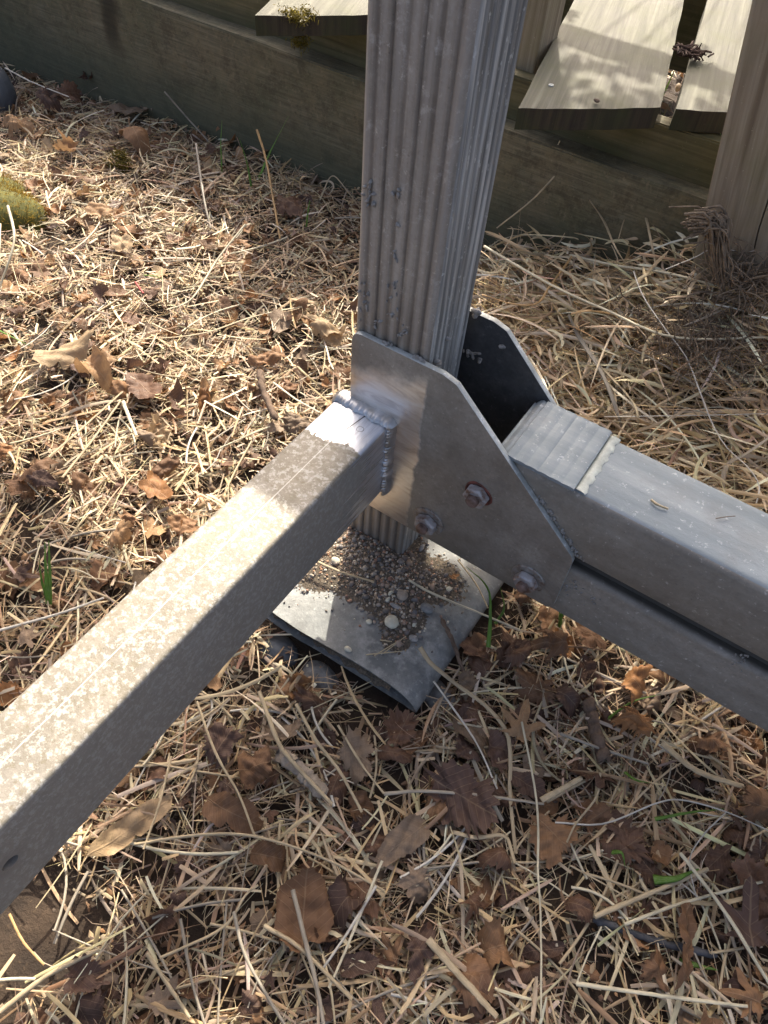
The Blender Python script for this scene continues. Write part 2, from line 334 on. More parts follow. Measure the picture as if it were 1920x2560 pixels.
m_mossrock = plainstone("moss_bed", (.04, .045, .012), (.13, .12, .02), 40, .95)
m_chip = plainstone("grey_wood_chip", (.20, .16, .12), (.42, .35, .27), 90, .9)
m_darkbark = plainstone("dark_bark", (.04, .022, .015), (.14, .085, .06), 80, .9); m_red = plainstone("red_stem", (.30, .02, .02), (.45, .05, .04), 60, .5)
m_screw = plainstone("zinc_screw", (.35, .36, .33), (.55, .56, .5), 60, .5)

# ================================================================== the ground
def ground():
    n = 260; t = np.linspace(-1, 1, n); g = np.sign(t) * (np.abs(t) * 1.6 + 40 * np.abs(t) ** 9)
    X, Y = np.meshgrid(g - .5, g + .4, indexing='ij')
    near = np.exp(-((X + .5) ** 2 + (Y - .5) ** 2) / 9)
    Z = soil(X, Y) * near + (1 - near) * -.06 + near * .006 * (rng.random(X.shape) - .5)
    V = np.stack([X, Y, Z], -1).reshape(-1, 3); i = np.arange(n - 1)
    A = (i[:, None] * n + i[None, :]).ravel(); Q = np.stack([A, A + n, A + n + 1, A + 1], 1)
    o = link("ground", fast_mesh("ground", V, Q), m_soil); tag(o, "dark bare soil under the straw and dead leaves", "ground", kind="structure")
ground()

# ================================================================== metal dock frame
frame = empty("dock_frame", (-.05, .045, 0), "grey aluminium dock leg with bolted corner plates, cross beam and welded side tube", "dock frame")
# ribbed post
def post_profile():
    x0, x1, y0, y1 = -.1035, -.0045, 0.0, .090
    pts = []
    def run(a, b, nrm, ribs, depth, r=.006):
        a = np.array(a, float); b = np.array(b, float); L = np.linalg.norm(b - a); d = (b - a) / L; n = 12 * ribs
        for i in range(n + 1):
            s = r + (L - 2 * r) * i / n; ph = (i / n) * ribs
            f = 0.5 - 0.5 * math.cos(2 * PI * ph); f = f ** 4.5 * (.55 + .45 * math.sin(i // 12 * 2.3 + len(pts)) ** 2)
            e = min(1, min(i, n - i) / 6); pts.append(tuple(a + d * s - np.array(nrm) * depth * f * e))
    run((x0, y0), (x1, y0), (0, -1), 6, .0021); run((x1, y0), (x1, y1), (1, 0), 6, .0018)
    run((x1, y1), (x0, y1), (0, 1), 7, .0024); run((x0, y1), (x0, y0), (-1, 0), 7, .0016)
    return pts
prism("post", post_profile(), 2, 0.0, 1.7, m_post, frame, smooth=50)
gp = [(-.1005, .095), (-.1005, .383), (.018, .383), (.036, .378), (.2195, .213), (.2225, .205), (.2255, .107), (.219, .0955)]
gp = rounded(gp, [.004, .014, .006, .006, .006, .004, .006, .004], 4)
o = prism("gusset_plate", gp, 1, -.008, -.0003, m_gus, frame, bevel=.0009); o["label"] = "front corner plate with a brightly ground patch around the weld"
o.data.materials.append(m_edge)
for p in o.data.polygons:
    if abs(p.normal.y) < .9: p.material_index = 1
o = prism("gusset_plate", gp, 1, .1055, .1133, m_rear, frame, bevel=.0009); o["label"] = "dark rear corner plate behind the post"
o.data.materials.append(m_edge)
for p in o.data.polygons:
    if abs(p.normal.y) < .9: p.material_index = 1
# cross beam (runs along x): profile in y,z
bprof = [(0, .088), (0, .173), (.0008, .1765), (.0030, .1790), (.0080, .1805), (.0150, .1815), (.0190, .186), (.0190, .2035), (.0015, .2052), (0, .207), (0, .2965), (.0015, .301), (.0045, .3045), (.009, .3056),
         (.096, .3056), (.1005, .3045), (.1035, .301), (.105, .2965), (.105, .088), (.101, .086), (.004, .086)]
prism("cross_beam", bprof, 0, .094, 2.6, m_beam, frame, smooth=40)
# ribbed splice plate on the beam top
top = []
for i in range(50):
    x = .190 - (.190 - .108) * i / 49; ph = (.190 - x) / .0145
    top.append((x, .3098 + .0011 * (abs(math.sin(PI * ph)) ** .5)))
top += [(.1065, .3085), (.103, .3092), (.0995, .3075), (.096, .3035), (.0925, .297), (.0895, .288), (.0875, .276)]
prof = top + [(.0845, .276), (.0855, .289)][:1] + [(.0915, .276), (.0935, .290), (.0975, .3005), (.1035, .3062), (.190, .3064)]
o = prism("splice_plate", prof, 1, -.0022, .104, m_beam, frame, smooth=28)
for v in o.data.vertices: v.co.z += .0012 if v.co.z > .3055 else 0
def sealant():
    V = []; n = 26
    for i in range(n + 1):
        y = .003 + (.1) * i / n; wv = .0012 * math.sin(i * 1.3) + .0008 * math.sin(i * 2.9)
        for j, (dx, z) in enumerate([(0, .3060), (.001, .3078), (.006, .3080), (.0105, .3071), (.012, .3060)]): V.append((.1900 + dx + wv * (j > 2), y, z + .0004 * math.sin(i * 2.1 + j)))
    Q = [(i * 5 + j, i * 5 + j + 1, i * 5 + j + 6, i * 5 + j + 5) for i in range(n) for j in range(4)]
    link("sealant_strip", mesh_of("sealant_strip", V, Q), m_seal, frame, smooth=60)
sealant()
# welded side tube
tp = rounded([(-.115, .155), (-.115, .279), (-.037, .279), (-.037, .155)], .0055, 5)
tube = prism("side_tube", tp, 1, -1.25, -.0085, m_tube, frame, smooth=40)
hp = P(26, 2158, 0, -.037)
bm = bmesh.new(); bmesh.ops.create_cone(bm, cap_ends=True, segments=32, radius1=.0075, radius2=.0075, depth=.06, matrix=Matrix.Translation((-.037, hp[1], hp[2])) @ Matrix.Rotation(PI / 2, 4, 'Y'))
cm = bpy.data.meshes.new("cut"); bm.to_mesh(cm); bm.free(); cut = bpy.data.objects.new("cut", cm); COL.objects.link(cut)
cut.location = -frame.location; cut.parent = frame
md = tube.modifiers.new("hole", 'BOOLEAN'); md.object = cut; md.operation = 'DIFFERENCE'; md.solver = 'EXACT'
bpy.context.view_layer.update()
nm = bpy.data.meshes.new_from_object(tube.evaluated_get(bpy.context.evaluated_depsgraph_get())); tube.modifiers.clear(); tube.data = nm
bpy.data.objects.remove(cut)
# weld bead: overlapping ripples along the top and the near side of the tube
def weld():
    V = []; Q = []
    path = [(-.1155, -.010, .262 + .001 * i) for i in range(0, 17, 1)] + [(x, -.0105, .2805) for x in np.arange(-.113, -.040, .0011)] + \
           [(-.0385 + .0035 * math.sin(t), -.0105, .2775 + .0035 * math.cos(t)) for t in np.linspace(0, PI / 2, 5)] + [(-.0355, -.0105, z) for z in np.arange(.277, .150, -.0011)]
    path = np.array(path); d = np.r_[0, np.cumsum(np.linalg.norm(np.diff(path, axis=0), axis=1))]; n = len(path); sd = 12
    wob = np.interp(d, np.arange(0, d[-1] + .01, .006), rng.normal(0, 1, len(np.arange(0, d[-1] + .01, .006)))); phase = d + .0011 * wob
    for i in range(n):
        outw = np.array([0, 0, 1.0]) if path[i][2] > .279 else np.array([1.0, 0, 0])
        if path[i][0] < -.1152: outw = np.array([-1.0, 0, 0])
        for k in range(sd):
            th = 2 * PI * k / sd; ph = ((phase[i] + .0028 * abs(math.cos(th - .8))) % .0052) / .0052; rad = .0084 + .0008 * wob[i] + .0012 * (1 - ph) ** .8
            V.append(path[i] + outw * rad * math.cos(th) * .60 + np.array([0, -1, 0]) * rad * math.sin(th) * 1.35)
    for i in range(n - 1):
        for k in range(sd): Q.append((i * sd + k, i * sd + (k + 1) % sd, (i + 1) * sd + (k + 1) % sd, (i + 1) * sd + k))
    link("weld_bead", mesh_of("weld_bead", V, Q), m_weld, frame, smooth=38)
weld()
# foot plate: sheet folded under along its right edge (profile in x,z, long along y)
tv = [(-.13, 0), (.04, 0), (.09, 0), (.106, -.0008), (.119, -.0035), (.130, -.0085), (.1375, -.0150), (.1405, -.0215), (.137, -.0270), (.127, -.0300), (.10, -.0270), (.0, -.0240), (-.135, -.0225)]
tv = [tuple(p) for p in smooth_path([(a, b, 0) for a, b in tv], 60)[:, :2]]
nrm = []
for i in range(len(tv)):
    a = np.array(tv[max(0, i - 1)]); b = np.array(tv[min(len(tv) - 1, i + 1)]); d = (b - a) / np.linalg.norm(b - a); nrm.append((d[1], -d[0]))
inner = [(p[0] + n_[0] * .0026, p[1] + n_[1] * .0026) for p, n_ in zip(tv, nrm)]
foot = prism("foot_plate", tv + inner[::-1], 1, -.1805, .20, m_foot, frame, smooth=40)
for v in foot.data.vertices:                     # the front edge is cut slightly askew and bent
    if v.co.y < 0: v.co.y += -.006 * max(0, -v.co.z / .03) * max(0, (.10 - v.co.x) / .23) + .004 * math.sin(v.co.x * 22)
# packed dirt in the fold
V = []; n = 60; nj = 8
for i in range(n + 1):
    for j in range(nj + 1):
        y = -.1800 + .002 * math.sin(i * .9) + .035 * j / nj; z = -.0195 + .0165 * (j / nj) ** .6 + .0022 * rng.random() - .004 * math.sin(i * .5) * (j < 4)
        V.append((-.12 + .215 * i / n, y, min(z, -.0035)))
dirt = link("packed_dirt", mesh_of("packed_dirt", V, [(i * (nj + 1) + j, (i + 1) * (nj + 1) + j, (i + 1) * (nj + 1) + j + 1, i * (nj + 1) + j + 1) for i in range(n) for j in range(nj)]), m_sand, frame)
# bolts
def bolt(x, z, washer, rust, ang, label):
    bm = bmesh.new(); y0 = -.008 - (.0028 if washer else 0)
    def lathe(prof, seg=20):
        rings = []
        for r, y in prof: rings.append([bm.verts.new((x + r * math.cos(2 * PI * k / seg + ang), y, z + r * math.sin(2 * PI * k / seg + ang))) for k in range(seg)])
        for a, b in zip(rings, rings[1:]):
            for k in range(seg): bm.faces.new((a[k], a[(k + 1) % seg], b[(k + 1) % seg], b[k]))
        bm.faces.new(rings[-1])
    # threaded shank with its rounded end
    prof = [(.0080, y0 - .0105)]; y = y0 - .0105
    for i in range(3): prof += [(.0080, y), (.0069, y - .0009), (.0080, y - .0018)]; y -= .0024
    prof += [(.0066, y - .0008), (.0045, y - .0016)]
    lathe(prof); bmesh.ops.recalc_face_normals(bm, faces=bm.faces)
    me = bpy.data.meshes.new("bolt"); bm.to_mesh(me); bm.free(); b = link("bolt", me, m_thread, frame, smooth=30); b["label"] = label
    bm = bmesh.new(); r = .0165; lathe_pts = []
    def hexring(rr, y): return [bm.verts.new((x + rr * math.cos(PI / 3 * k + ang), y, z + rr * math.sin(PI / 3 * k + ang))) for k in range(6)]
    def cring(rr, y): return [bm.verts.new((x + rr * math.cos(PI / 3 * k + ang), y, z + rr * math.sin(PI / 3 * k + ang))) for k in range(6)]
    rs = [hexring(r * .93, y0 - .0004), hexring(r, y0 - .0014), hexring(r, y0 - .0095), hexring(r * .88, y0 - .0112), cring(.0082, y0 - .0112)]
    for a_, b_ in zip(rs, rs[1:]):
        for k in range(6): bm.faces.new((a_[k], a_[(k + 1) % 6], b_[(k + 1) % 6], b_[k]))
    bmesh.ops.recalc_face_normals(bm, faces=bm.faces)
    bmesh.ops.bevel(bm, geom=[e for e in bm.edges if len(e.link_faces) == 2 and e.calc_face_angle(0) > .5], offset=.0007, segments=2, affect='EDGES')
    me = bpy.data.meshes.new("nut"); bm.to_mesh(me); bm.free(); link("nut", me, m_bolt, b, smooth=12)
    if washer:
        bm = bmesh.new(); sg = 36; rs = []
        for rr, yy in [(.0075, y0 - .0002), (.0222, y0 + .0003), (.0232, y0 + .0012), (.0232, -.0079)]:
            rs.append([bm.verts.new((x + rr * math.cos(2 * PI * k / sg), yy, z + rr * math.sin(2 * PI * k / sg))) for k in range(sg)])
        for a_, b_ in zip(rs, rs[1:]):
            for k in range(sg): bm.faces.new((a_[k], a_[(k + 1) % sg], b_[(k + 1) % sg], b_[k]))
        bmesh.ops.recalc_face_normals(bm, faces=bm.faces); me = bpy.data.meshes.new("washer"); bm.to_mesh(me); bm.free(); link("washer", me, m_wash, b, smooth=40)
    if rust:
        sg = 40; V = []
        for k in range(sg):
            a_ = 2 * PI * k / sg; rr = .0172 + .0010 * math.sin(3 * a_ + x * 90) + .0007 * random.random()
            V += [(x + rr * .8 * math.cos(a_), -.0084, z + rr * .8 * math.sin(a_)), (x + rr * math.cos(a_), -.0095, z + rr * math.sin(a_)), (x + (rr + .0012) * math.cos(a_), -.0081, z + (rr + .0012) * math.sin(a_))]
        Q = [(3 * k + j, 3 * k + j + 1, 3 * ((k + 1) % sg) + j + 1, 3 * ((k + 1) % sg) + j) for k in range(sg) for j in range(2)]
        link("rust_crust", mesh_of("rust_crust", V, Q), m_rust, b, smooth=60)
bolt(.0895, .2345, False, True, .25, "rusty nut sitting straight on the plate, no washer")
bolt(.0325, .1350, True, False, .5, "rusty nut on a tilted washer beside the ground patch")
bolt(.1825, .1330, True, False, .1, "rusty nut on a washer near the lower right plate corner")
# tiny shells stuck on the metal
def blob(c, r, sq=(1, .6, .45), rot=0, seg=6):
    V = []; Q = []
    for i in range(5):
        ph = PI * i / 4 - PI / 2; cr = max(.02, math.cos(ph)) * (1.25 if i > 2 else 1)
        for k in range(seg):
            th = 2 * PI * k / seg; p = np.array([cr * math.cos(th) * sq[1], cr * math.sin(th) * sq[2], math.sin(ph) * sq[0]]) * r; V.append(p)
    V = np.array(V); a = rng.normal(size=3); a /= np.linalg.norm(a); Rm = np.array(Matrix.Rotation(rng.random() * 6.28, 3, Vector(a)))
    V = V @ Rm.T + np.array(c)
    for i in range(4):
        for k in range(seg): Q.append((i * seg + k, i * seg + (k + 1) % seg, (i + 1) * seg + (k + 1) % seg, (i + 1) * seg + k))
    return V, Q
def join(parts):
    V = []; Q = []; n = 0
    for v, q in parts: V.append(v); Q.append(np.array(q) + n); n += len(v)
    return np.vstack(V), np.vstack(Q)
sh = []
for (px, py, n_) in [(926, 463, 7), (920, 498, 9), (911, 729, 7), (911, 764, 6), (949, 804, 5), (985, 730, 5), (982, 790, 5), (1005, 835, 8), (983, 705, 3), (890, 809, 2), (1003, 480, 3), (1000, 560, 2), (985, 640, 3)]:
    for _ in range(n_):
        p = P(px + rng.normal() * 8, py + rng.normal() * 11, 1, -.001); sh.append(blob(p, .0028 * rng.uniform(.6, 1.2)))
for px, py, n_ in [(968, 872, 6), (1045, 912, 6), (1060, 905, 3)]:
    for _ in range(n_): p = P(px + rng.normal() * 8, py + rng.normal() * 3, 1, -.003); p[2] = .3835; sh.append(blob(p, .0042 * rng.uniform(.7, 1.2)))
for px, py, n_, r in [(1092, 905, 2, .006), (1192, 785, 2, .007), (1120, 850, 1, .005)]:
    for _ in range(n_): sh.append(blob(P(px + rng.normal() * 3, py + rng.normal() * 4, 0, -.003), r))
for px, py, n_ in [(1182, 880, 9), (1256, 862, 1), (1190, 910, 3)]:
    for _ in range(n_): sh.append(blob(P(px + rng.normal() * 9, py + rng.normal() * 12, 1, .1045), .0045 * rng.uniform(.6, 1.2)))
for _ in range(46):                                                   # crumbs along the plate / beam joint
    t = rng.random(); x = .150 + .075 * t; z = .213 + (.2195 - x) * .9; sh.append(blob((x + .004 + .004 * rng.random(), -.0012, z + .002 * rng.normal()), .0026 * rng.uniform(.5, 1.3)))
for px, py, n_ in [(1432, 1470, 26), (1855, 1655, 16), (1480, 1500, 8), (1385, 1390, 10)]:
    for _ in range(n_): sh.append(blob(P(px + rng.normal() * 12, py + rng.normal() * 9, 1, -.0006), .0019 * rng.uniform(.5, 1.3)))
V, Q = join(sh); o = link("tiny_shells", fast_mesh("tiny_shells", V, Q), m_shell, frame); tag(o, kind="stuff")

def joinp(parts):
    V = []; Q = []; n = 0
    for v, q in parts: V.append(v); Q.append(np.array(q) + n); n += len(v)
    return np.vstack(V), np.vstack(Q)
# ================================================================== wooden walkway behind
walk = empty("wooden_walkway", (-.3, .88, -.06), "weathered timber walkway with mossy planks on a dark sloping-shaded side board", "walkway")
walk["label"] = "weathered timber walkway with wide planks resting on dark algae stained boards"
def board(name, size, loc, rot, m, parent, seg=(1, 1, 1), rough=.0012, bevel=.003, endmat=None, endaxis=1):
    "box with its length cut into segments and slightly uneven faces"
    bm = bmesh.new(); bmesh.ops.create_cube(bm, size=1)
    bmesh.ops.scale(bm, vec=size, verts=bm.verts)
    for ax in range(3):
        for c in range(1, seg[ax]):
            no = [0, 0, 0]; no[ax] = 1; co = [0, 0, 0]; co[ax] = size[ax] * (c / seg[ax] - .5)
            bmesh.ops.bisect_plane(bm, geom=bm.verts[:] + bm.edges[:] + bm.faces[:], plane_co=co, plane_no=no)
    bmesh.ops.bevel(bm, geom=[e for e in bm.edges if len(e.link_faces) == 2 and e.calc_face_angle(0) > .9], offset=bevel, segments=2, affect='EDGES')
    for v in bm.verts: v.co += Vector((random.uniform(-1, 1), random.uniform(-1, 1), random.uniform(-1, 1))) * rough
    me = bpy.data.meshes.new(name); bm.to_mesh(me); bm.free()
    o = link(name, me, m, parent, loc=Vector(loc) - parent.location, smooth=30); o.rotation_euler = rot
    if endmat:
        me.materials.append(endmat)
        for p in me.polygons:
            if abs(p.normal[endaxis]) > .85: p.material_index = 1
    return o
o = board("side_board", (5.2, .055, .42), (-.6, .8775, .028), (0, 0, 0), m_string, walk, (40, 1, 5), .0012); o["label"] = "dark brown side board with a green algae film"
board("joist", (5.2, .038, .36), (-.6, .925, .1355), (0, 0, 0), m_joist, walk, (30, 1, 3), .0012)
board("joist", (5.2, .05, .30), (-.3, 2.08, .167), (0, 0, 0), m_joist, walk, (20, 1, 3), .001)
ZT = .356
def plank(FL, FR, BL, length, thick=.038, label=None):
    "plank from its front corners and a point on its left edge; sawn end stays skewed as in the photograph"
    FL, FR, BL = (np.array(p[:2]) for p in (FL, FR, BL)); d = (BL - FL) / np.linalg.norm(BL - FL); n = np.array([d[1], -d[0]])
    ang = math.atan2(d[1], d[0]) - PI / 2; wd = (FR - FL) @ n; sk = (FR - FL) @ d
    V = []; nx, ny = 12, 46
    for iz, z in enumerate((0, -thick)):
        for j in range(ny + 1):
            for i in range(nx + 1):
                x = wd * i / nx; y0 = sk * i / nx; y = y0 + (length - y0) * j / ny
                e = .0022 if (i in (0, nx) or j in (0, ny)) and iz == 0 else 0
                cup = .0018 * (2 * i / nx - 1) ** 2
                V.append((x + (.0007 * math.sin(j * .9 + i)), y + .0012 * math.sin(i * 2.1) * (j == 0), z - e + cup + .0003 * random.random()))
    m_ = (nx + 1); L = m_ * (ny + 1); Q = []
    for j in range(ny):
        for i in range(nx): a = j * m_ + i; Q.append((a, a + 1, a + m_ + 1, a + m_)); Q.append((L + a, L + a + m_, L + a + m_ + 1, L + a + 1))
    for i in range(nx): Q.append((i, L + i, L + i + 1, i + 1)); a = ny * m_ + i; Q.append((a, a + 1, L + a + 1, L + a))
    for j in range(ny): a = j * m_; Q.append((a, a + m_, L + a + m_, L + a)); a += nx; Q.append((a, L + a, L + a + m_, a + m_))
    me = mesh_of("plank", V, Q); bm = bmesh.new(); bm.from_mesh(me); bmesh.ops.recalc_face_normals(bm, faces=bm.faces); bm.to_mesh(me); bm.free(); o = link("plank", me, m_plank, walk, loc=Vector((FL[0], FL[1], ZT)) - walk.location, smooth=30)
    o.rotation_euler = (0, 0, ang); me.materials.append(m_plankend)
    for p in me.polygons:
        if p.normal.y < -.6: p.material_index = 1
    if label: o["label"] = label
    return o
g = lambda x, y: P(x, y, 2, ZT)
pl0 = plank(g(637, 38), g(637, 38) + np.array([.205, .215, 0]), g(676, 0), 1.45, label="left plank with a mossy front end")
pl1 = plank(g(1296, 270), g(1652, 268), g(1435, 0), 1.6, label="wide plank with a screw near its dark front end")
pl2 = plank(g(1690, 272), g(1690, 272) + np.array([.215, .155, 0]), g(1770, 0), 1.5)
FRp = g(1690, 272) + np.array([.215, .155, 0]); plank(FRp + np.array([.012, .008, 0]), FRp + np.array([.22, .16, 0]), FRp + np.array([.012, .008, 0]) + (g(1770, 0) - g(1690, 272)), 1.4)
def screw(px, py, par):
    p = g(px, py); bm = bmesh.new()
    rs = []
    for r, z in [(.0048, -.001), (.0046, .0012), (.0030, .0014), (.0016, .0004)]: rs.append([bm.verts.new((r * math.cos(PI / 8 * k), r * math.sin(PI / 8 * k), z)) for k in range(16)])
    for a, b in zip(rs, rs[1:]):
        for k in range(16): bm.faces.new((a[k], a[(k + 1) % 16], b[(k + 1) % 16], b[k]))
    bm.faces.new(rs[-1]); me = bpy.data.meshes.new("screw"); bm.to_mesh(me); bm.free()
    bpy.context.view_layer.update()
    o = link("screw", me, m_screw, None, smooth=40); o.parent = par; o.location = par.matrix_world.inverted() @ Vector((p[0], p[1], ZT + .0018))
screw(1377, 216, pl1)
# leaning post in front of the walkway, split by a long crack
def wpost(name, xb, zb, xt, zt, y0, y1, wid, parent, crack=None, label=None):
    V = []; n = 40
    xs_ = [0, .35, .62, .635, .65, 1] if crack else [0, .35, .65, 1]
    for j in range(n + 1):
        t = j / n; z = zb + (zt - zb) * t; x = 0.0; z = z - zb
        cx = (crack or 0) + .006 * math.sin(z * 9) + .003 * math.sin(z * 31)
        if crack: fx = [(0, y0 + .002), (.003, y0), (cx - .0012, y0), (cx, y0 + .010), (cx + .0014, y0 + .0004), (wid - .003, y0), (wid, y0 + .002), (wid, y1), (0, y1)]
        else: fx = [(0, y0 + .002), (.003, y0), (wid - .003, y0), (wid, y0 + .002), (wid, y1), (0, y1)]
        for a, b in fx: V.append((x + a + .0005 * random.random(), b + .0004 * random.random(), z))
    m_ = len(fx); Q = [(j * m_ + i, j * m_ + (i + 1) % m_, (j + 1) * m_ + (i + 1) % m_, (j + 1) * m_ + i) for j in range(n) for i in range(m_)]
    Q.append(tuple(range(m_ - 1, -1, -1))); Q.append(tuple(n * m_ + i for i in range(m_)))
    o = link(name, mesh_of(name, V, Q), m_wpost, parent, loc=Vector((xb, 0, zb)) - parent.location, smooth=30); o.rotation_euler = (0, math.atan2(xt - xb, zt - zb), 0)
    if label: o["label"] = label
b0 = P(1724, 683, 1, .765); t0 = P(1880, 0, 1, .765); sl_ = (t0[0] - b0[0]) / (t0[2] - b0[2])
zb, zt = -.12, 1.12
wpost("rail_post", b0[0] + sl_ * (zb - b0[2]), zb, b0[0] + sl_ * (zt - b0[2]), zt, .765, .849, .150, walk, crack=.098, label="leaning grey post split by a long crack")
xr = P(1329, 200, 1, .945)[0]
wpost("rail_post", xr - .045, -.12, xr - .045, 1.12, .945, 1.035, .045, walk, label="upright post behind the ribbed metal post")
# hand rails of the walkway, above the picture: two posts carry each of them
board("hand_rail", (4.6, .05, .225), (-.45, .74, 1.005), (0, 0, 0), m_joist, walk, (20, 1, 2), .001)
board("hand_rail", (4.6, .05, .065), (-.45, 2.0, 1.23), (0, 0, 0), m_joist, walk, (20, 1, 2), .001)
for x in (-2.2, .9): board("rail_post", (.09, .09, 1.30), (x, 1.945 if x > 0 else 1.945, .58), (0, 0, 0), m_wpost, walk, (1, 1, 8), .001)
board("rail_post", (.09, .09, 1.22), (-2.3, .80, .5), (0, 0, 0), m_wpost, walk, (1, 1, 8), .001)
# a shrub beyond the walkway, unseen, added to dapple the ground behind the beam with shade
shade_shrub = empty("shade_shrub", (-.35, 2.75, -.05), "added unseen leafy shrub standing beyond the walkway", "shade_shrub")
parts = []
for i in range(9):
    e = np.array([-.66 + rng.normal(0, .22), 1.98 + rng.normal(0, .13), 1.55 + rng.normal(0, .15)]); b_ = np.array([-.35, 2.75, -.05])
    parts.append(sweep(smooth_path([b_, b_ * .6 + e * .4 + np.array([0, .15, .25]), e], 10), np.linspace(.007, .001, 10), 5))
V, Q = joinp(parts); link("shade_stems", fast_mesh("shade_stems", V, Q), m_bark, shade_shrub)
n = 620; c_ = np.stack([rng.normal(-.64, .20, n), rng.normal(1.96, .12, n), rng.normal(1.55, .13, n)], -1); a_ = rng.normal(size=(n, 3)); a_ /= np.linalg.norm(a_, axis=1)[:, None]; b_ = np.cross(a_, rng.normal(size=(n, 3))); b_ /= np.linalg.norm(b_, axis=1)[:, None]
V = np.stack([c_ - a_ * .032, c_ + b_ * .017, c_ + a_ * .032, c_ - b_ * .017], 1).reshape(-1, 3)
o = link("shade_crown", fast_mesh("shade_crown", V, np.arange(4 * n).reshape(-1, 4), np.tile([[.07, .12, .03]], (4 * n, 1)), np.zeros((4 * n, 2))), m_green, shade_shrub)
# dark pipe behind
V, Q = sweep([(-1.5, 1.55, -.0), (-.9, 1.60, .0), (-.62, 1.62, .0)], .06, 24)
o = link("drain_pipe", fast_mesh("drain_pipe", V, Q), m_black, smooth=60); tag(o, "black pipe lying on the ground beyond the ribbed post", "pipe")

# ================================================================== litter builders
FRAME_M = 170
def visible(x, y, z=-.03, m=FRAME_M):
    px, py, d = project(np.stack([x, y, np.full_like(x, z)], -1)); return (px > -m) & (px < 1920 + m) & (py > -m) & (py < 2560 + m) & (d > 0)
def scatter(n, cond=None, front=True):
    X = []; Y = []; k = 0
    while k < n:
        x = rng.uniform(-2.4, .95, n * 3); y = rng.uniform(-.95, .845 if front else .845, n * 3)
        ok = visible(x, y) & ~((x > -.15) & (x < .158) & (y > -.20) & (y < .22))
        if cond is not None: ok &= cond(x, y)
        X.append(x[ok]); Y.append(y[ok]); k += ok.sum()
    return np.concatenate(X)[:n], np.concatenate(Y)[:n]
bare_c = P(60, 2330, 2, -.04)
_cl = [(rng.uniform(0, 6.28), f, rng.uniform(0, 6.28)) for f in (22, 31, 38, 55, 70, 90)]
def clump_at(x, y): return sum(np.sin(f * (x * math.cos(a) + y * math.sin(a)) + p) for a, f, p in _cl) / 2.2
def not_bare(x, y):
    d = np.hypot((x - bare_c[0]) / .075, (y - bare_c[1]) / .065); return (rng.random(x.shape) > np.clip((1.5 - d) * 1.6, 0, .985)) & (rng.random(x.shape) < np.clip(.62 + .5 * clump_at(x, y), .16, 1))
PAL = 1.10 * np.array([[.56, .41, .22], [.66, .53, .33], [.60, .46, .27], [.46, .36, .24], [.36, .29, .20], [.74, .64, .45], [.42, .28, .15], [.28, .17, .09]])
def pal(n, wts=None, var=.12):
    p = np.array(wts if wts is not None else [2.5, 2.5, 2.5, 2.5, 2.5, 1.5, 2.2, 2], float); i = rng.choice(len(PAL), n, p=p / p.sum())
    return np.clip(PAL[i] * (1 + var * rng.normal(size=(n, 1))) * (1 + .05 * rng.normal(size=(n, 3))), .02, .85)
def blades(x, y, z, head, L, W, S=5, pitch=0, curv=0, arch=0, roll=0, twist=0, crease=.25, taper=.15, kink=0, tip=0, col=None):
    n = len(x); f = lambda a: np.broadcast_to(np.asarray(a, float), (n,))
    L, W, pitch, curv, arch, roll, twist, kink = map(f, (L, W, pitch, curv, arch, roll, twist, kink))
    s = np.linspace(-.5, .5, S + 1)[None, :]; s0 = rng.uniform(-.3, .3, n)[:, None]
    ang = head[:, None] + curv[:, None] * s + kink[:, None] * (s > s0)
    ca, sa = np.cos(ang), np.sin(ang)
    def integ(c): m = .5 * (c[:, 1:] + c[:, :-1]) / S; q = np.concatenate([np.zeros((n, 1)), np.cumsum(m, 1)], 1); return q - q.mean(1, keepdims=True)
    cx = x[:, None] + L[:, None] * integ(ca) * np.cos(pitch)[:, None]; cy = y[:, None] + L[:, None] * integ(sa) * np.cos(pitch)[:, None]
    cz = z[:, None] + L[:, None] * (s * np.sin(pitch)[:, None] + arch[:, None] * (.25 - s * s))
    r = roll[:, None] + twist[:, None] * s
    nx, ny = -sa, ca; wx, wy, wz = np.cos(r) * nx, np.cos(r) * ny, np.sin(r)
    ux, uy, uz = -np.sin(r) * nx, -np.sin(r) * ny, np.cos(r)
    wp = np.ones_like(s); wp = wp * (1 - (1 - taper) * np.clip((np.abs(s) - .38) / .12, 0, 1)) if not tip else wp * (1 - (s + .5) ** 1.6 * .95)
    hw = .5 * W[:, None] * wp
    V = np.zeros((n, S + 1, 3, 3))
    for k, (a, b) in enumerate([(-1, 0), (0, 1), (1, 0)]):
        V[:, :, k, 0] = cx + a * hw * wx + b * crease * 2 * hw * ux; V[:, :, k, 1] = cy + a * hw * wy + b * crease * 2 * hw * uy; V[:, :, k, 2] = cz + a * hw * wz + b * crease * 2 * hw * uz
    base = (np.arange(n) * (S + 1) * 3)[:, None, None] + (np.arange(S) * 3)[None, :, None] + np.arange(2)[None, None, :]
    Q = np.stack([base, base + 1, base + 4, base + 3], -1).reshape(-1, 4)
    uv = np.zeros((n, S + 1, 3, 2)); uv[..., 0] = (s + .5)[:, :, None] * (L[:, None, None] * 12) + rng.random((n, 1, 1)) * 50; uv[..., 1] = np.array([0, .5, 1.0])[None, None, :] + rng.random((n, 1, 1)) * 50
    C = np.repeat(col, (S + 1) * 3, 0)
    return V.reshape(-1, 3), Q, C, uv.reshape(-1, 2)
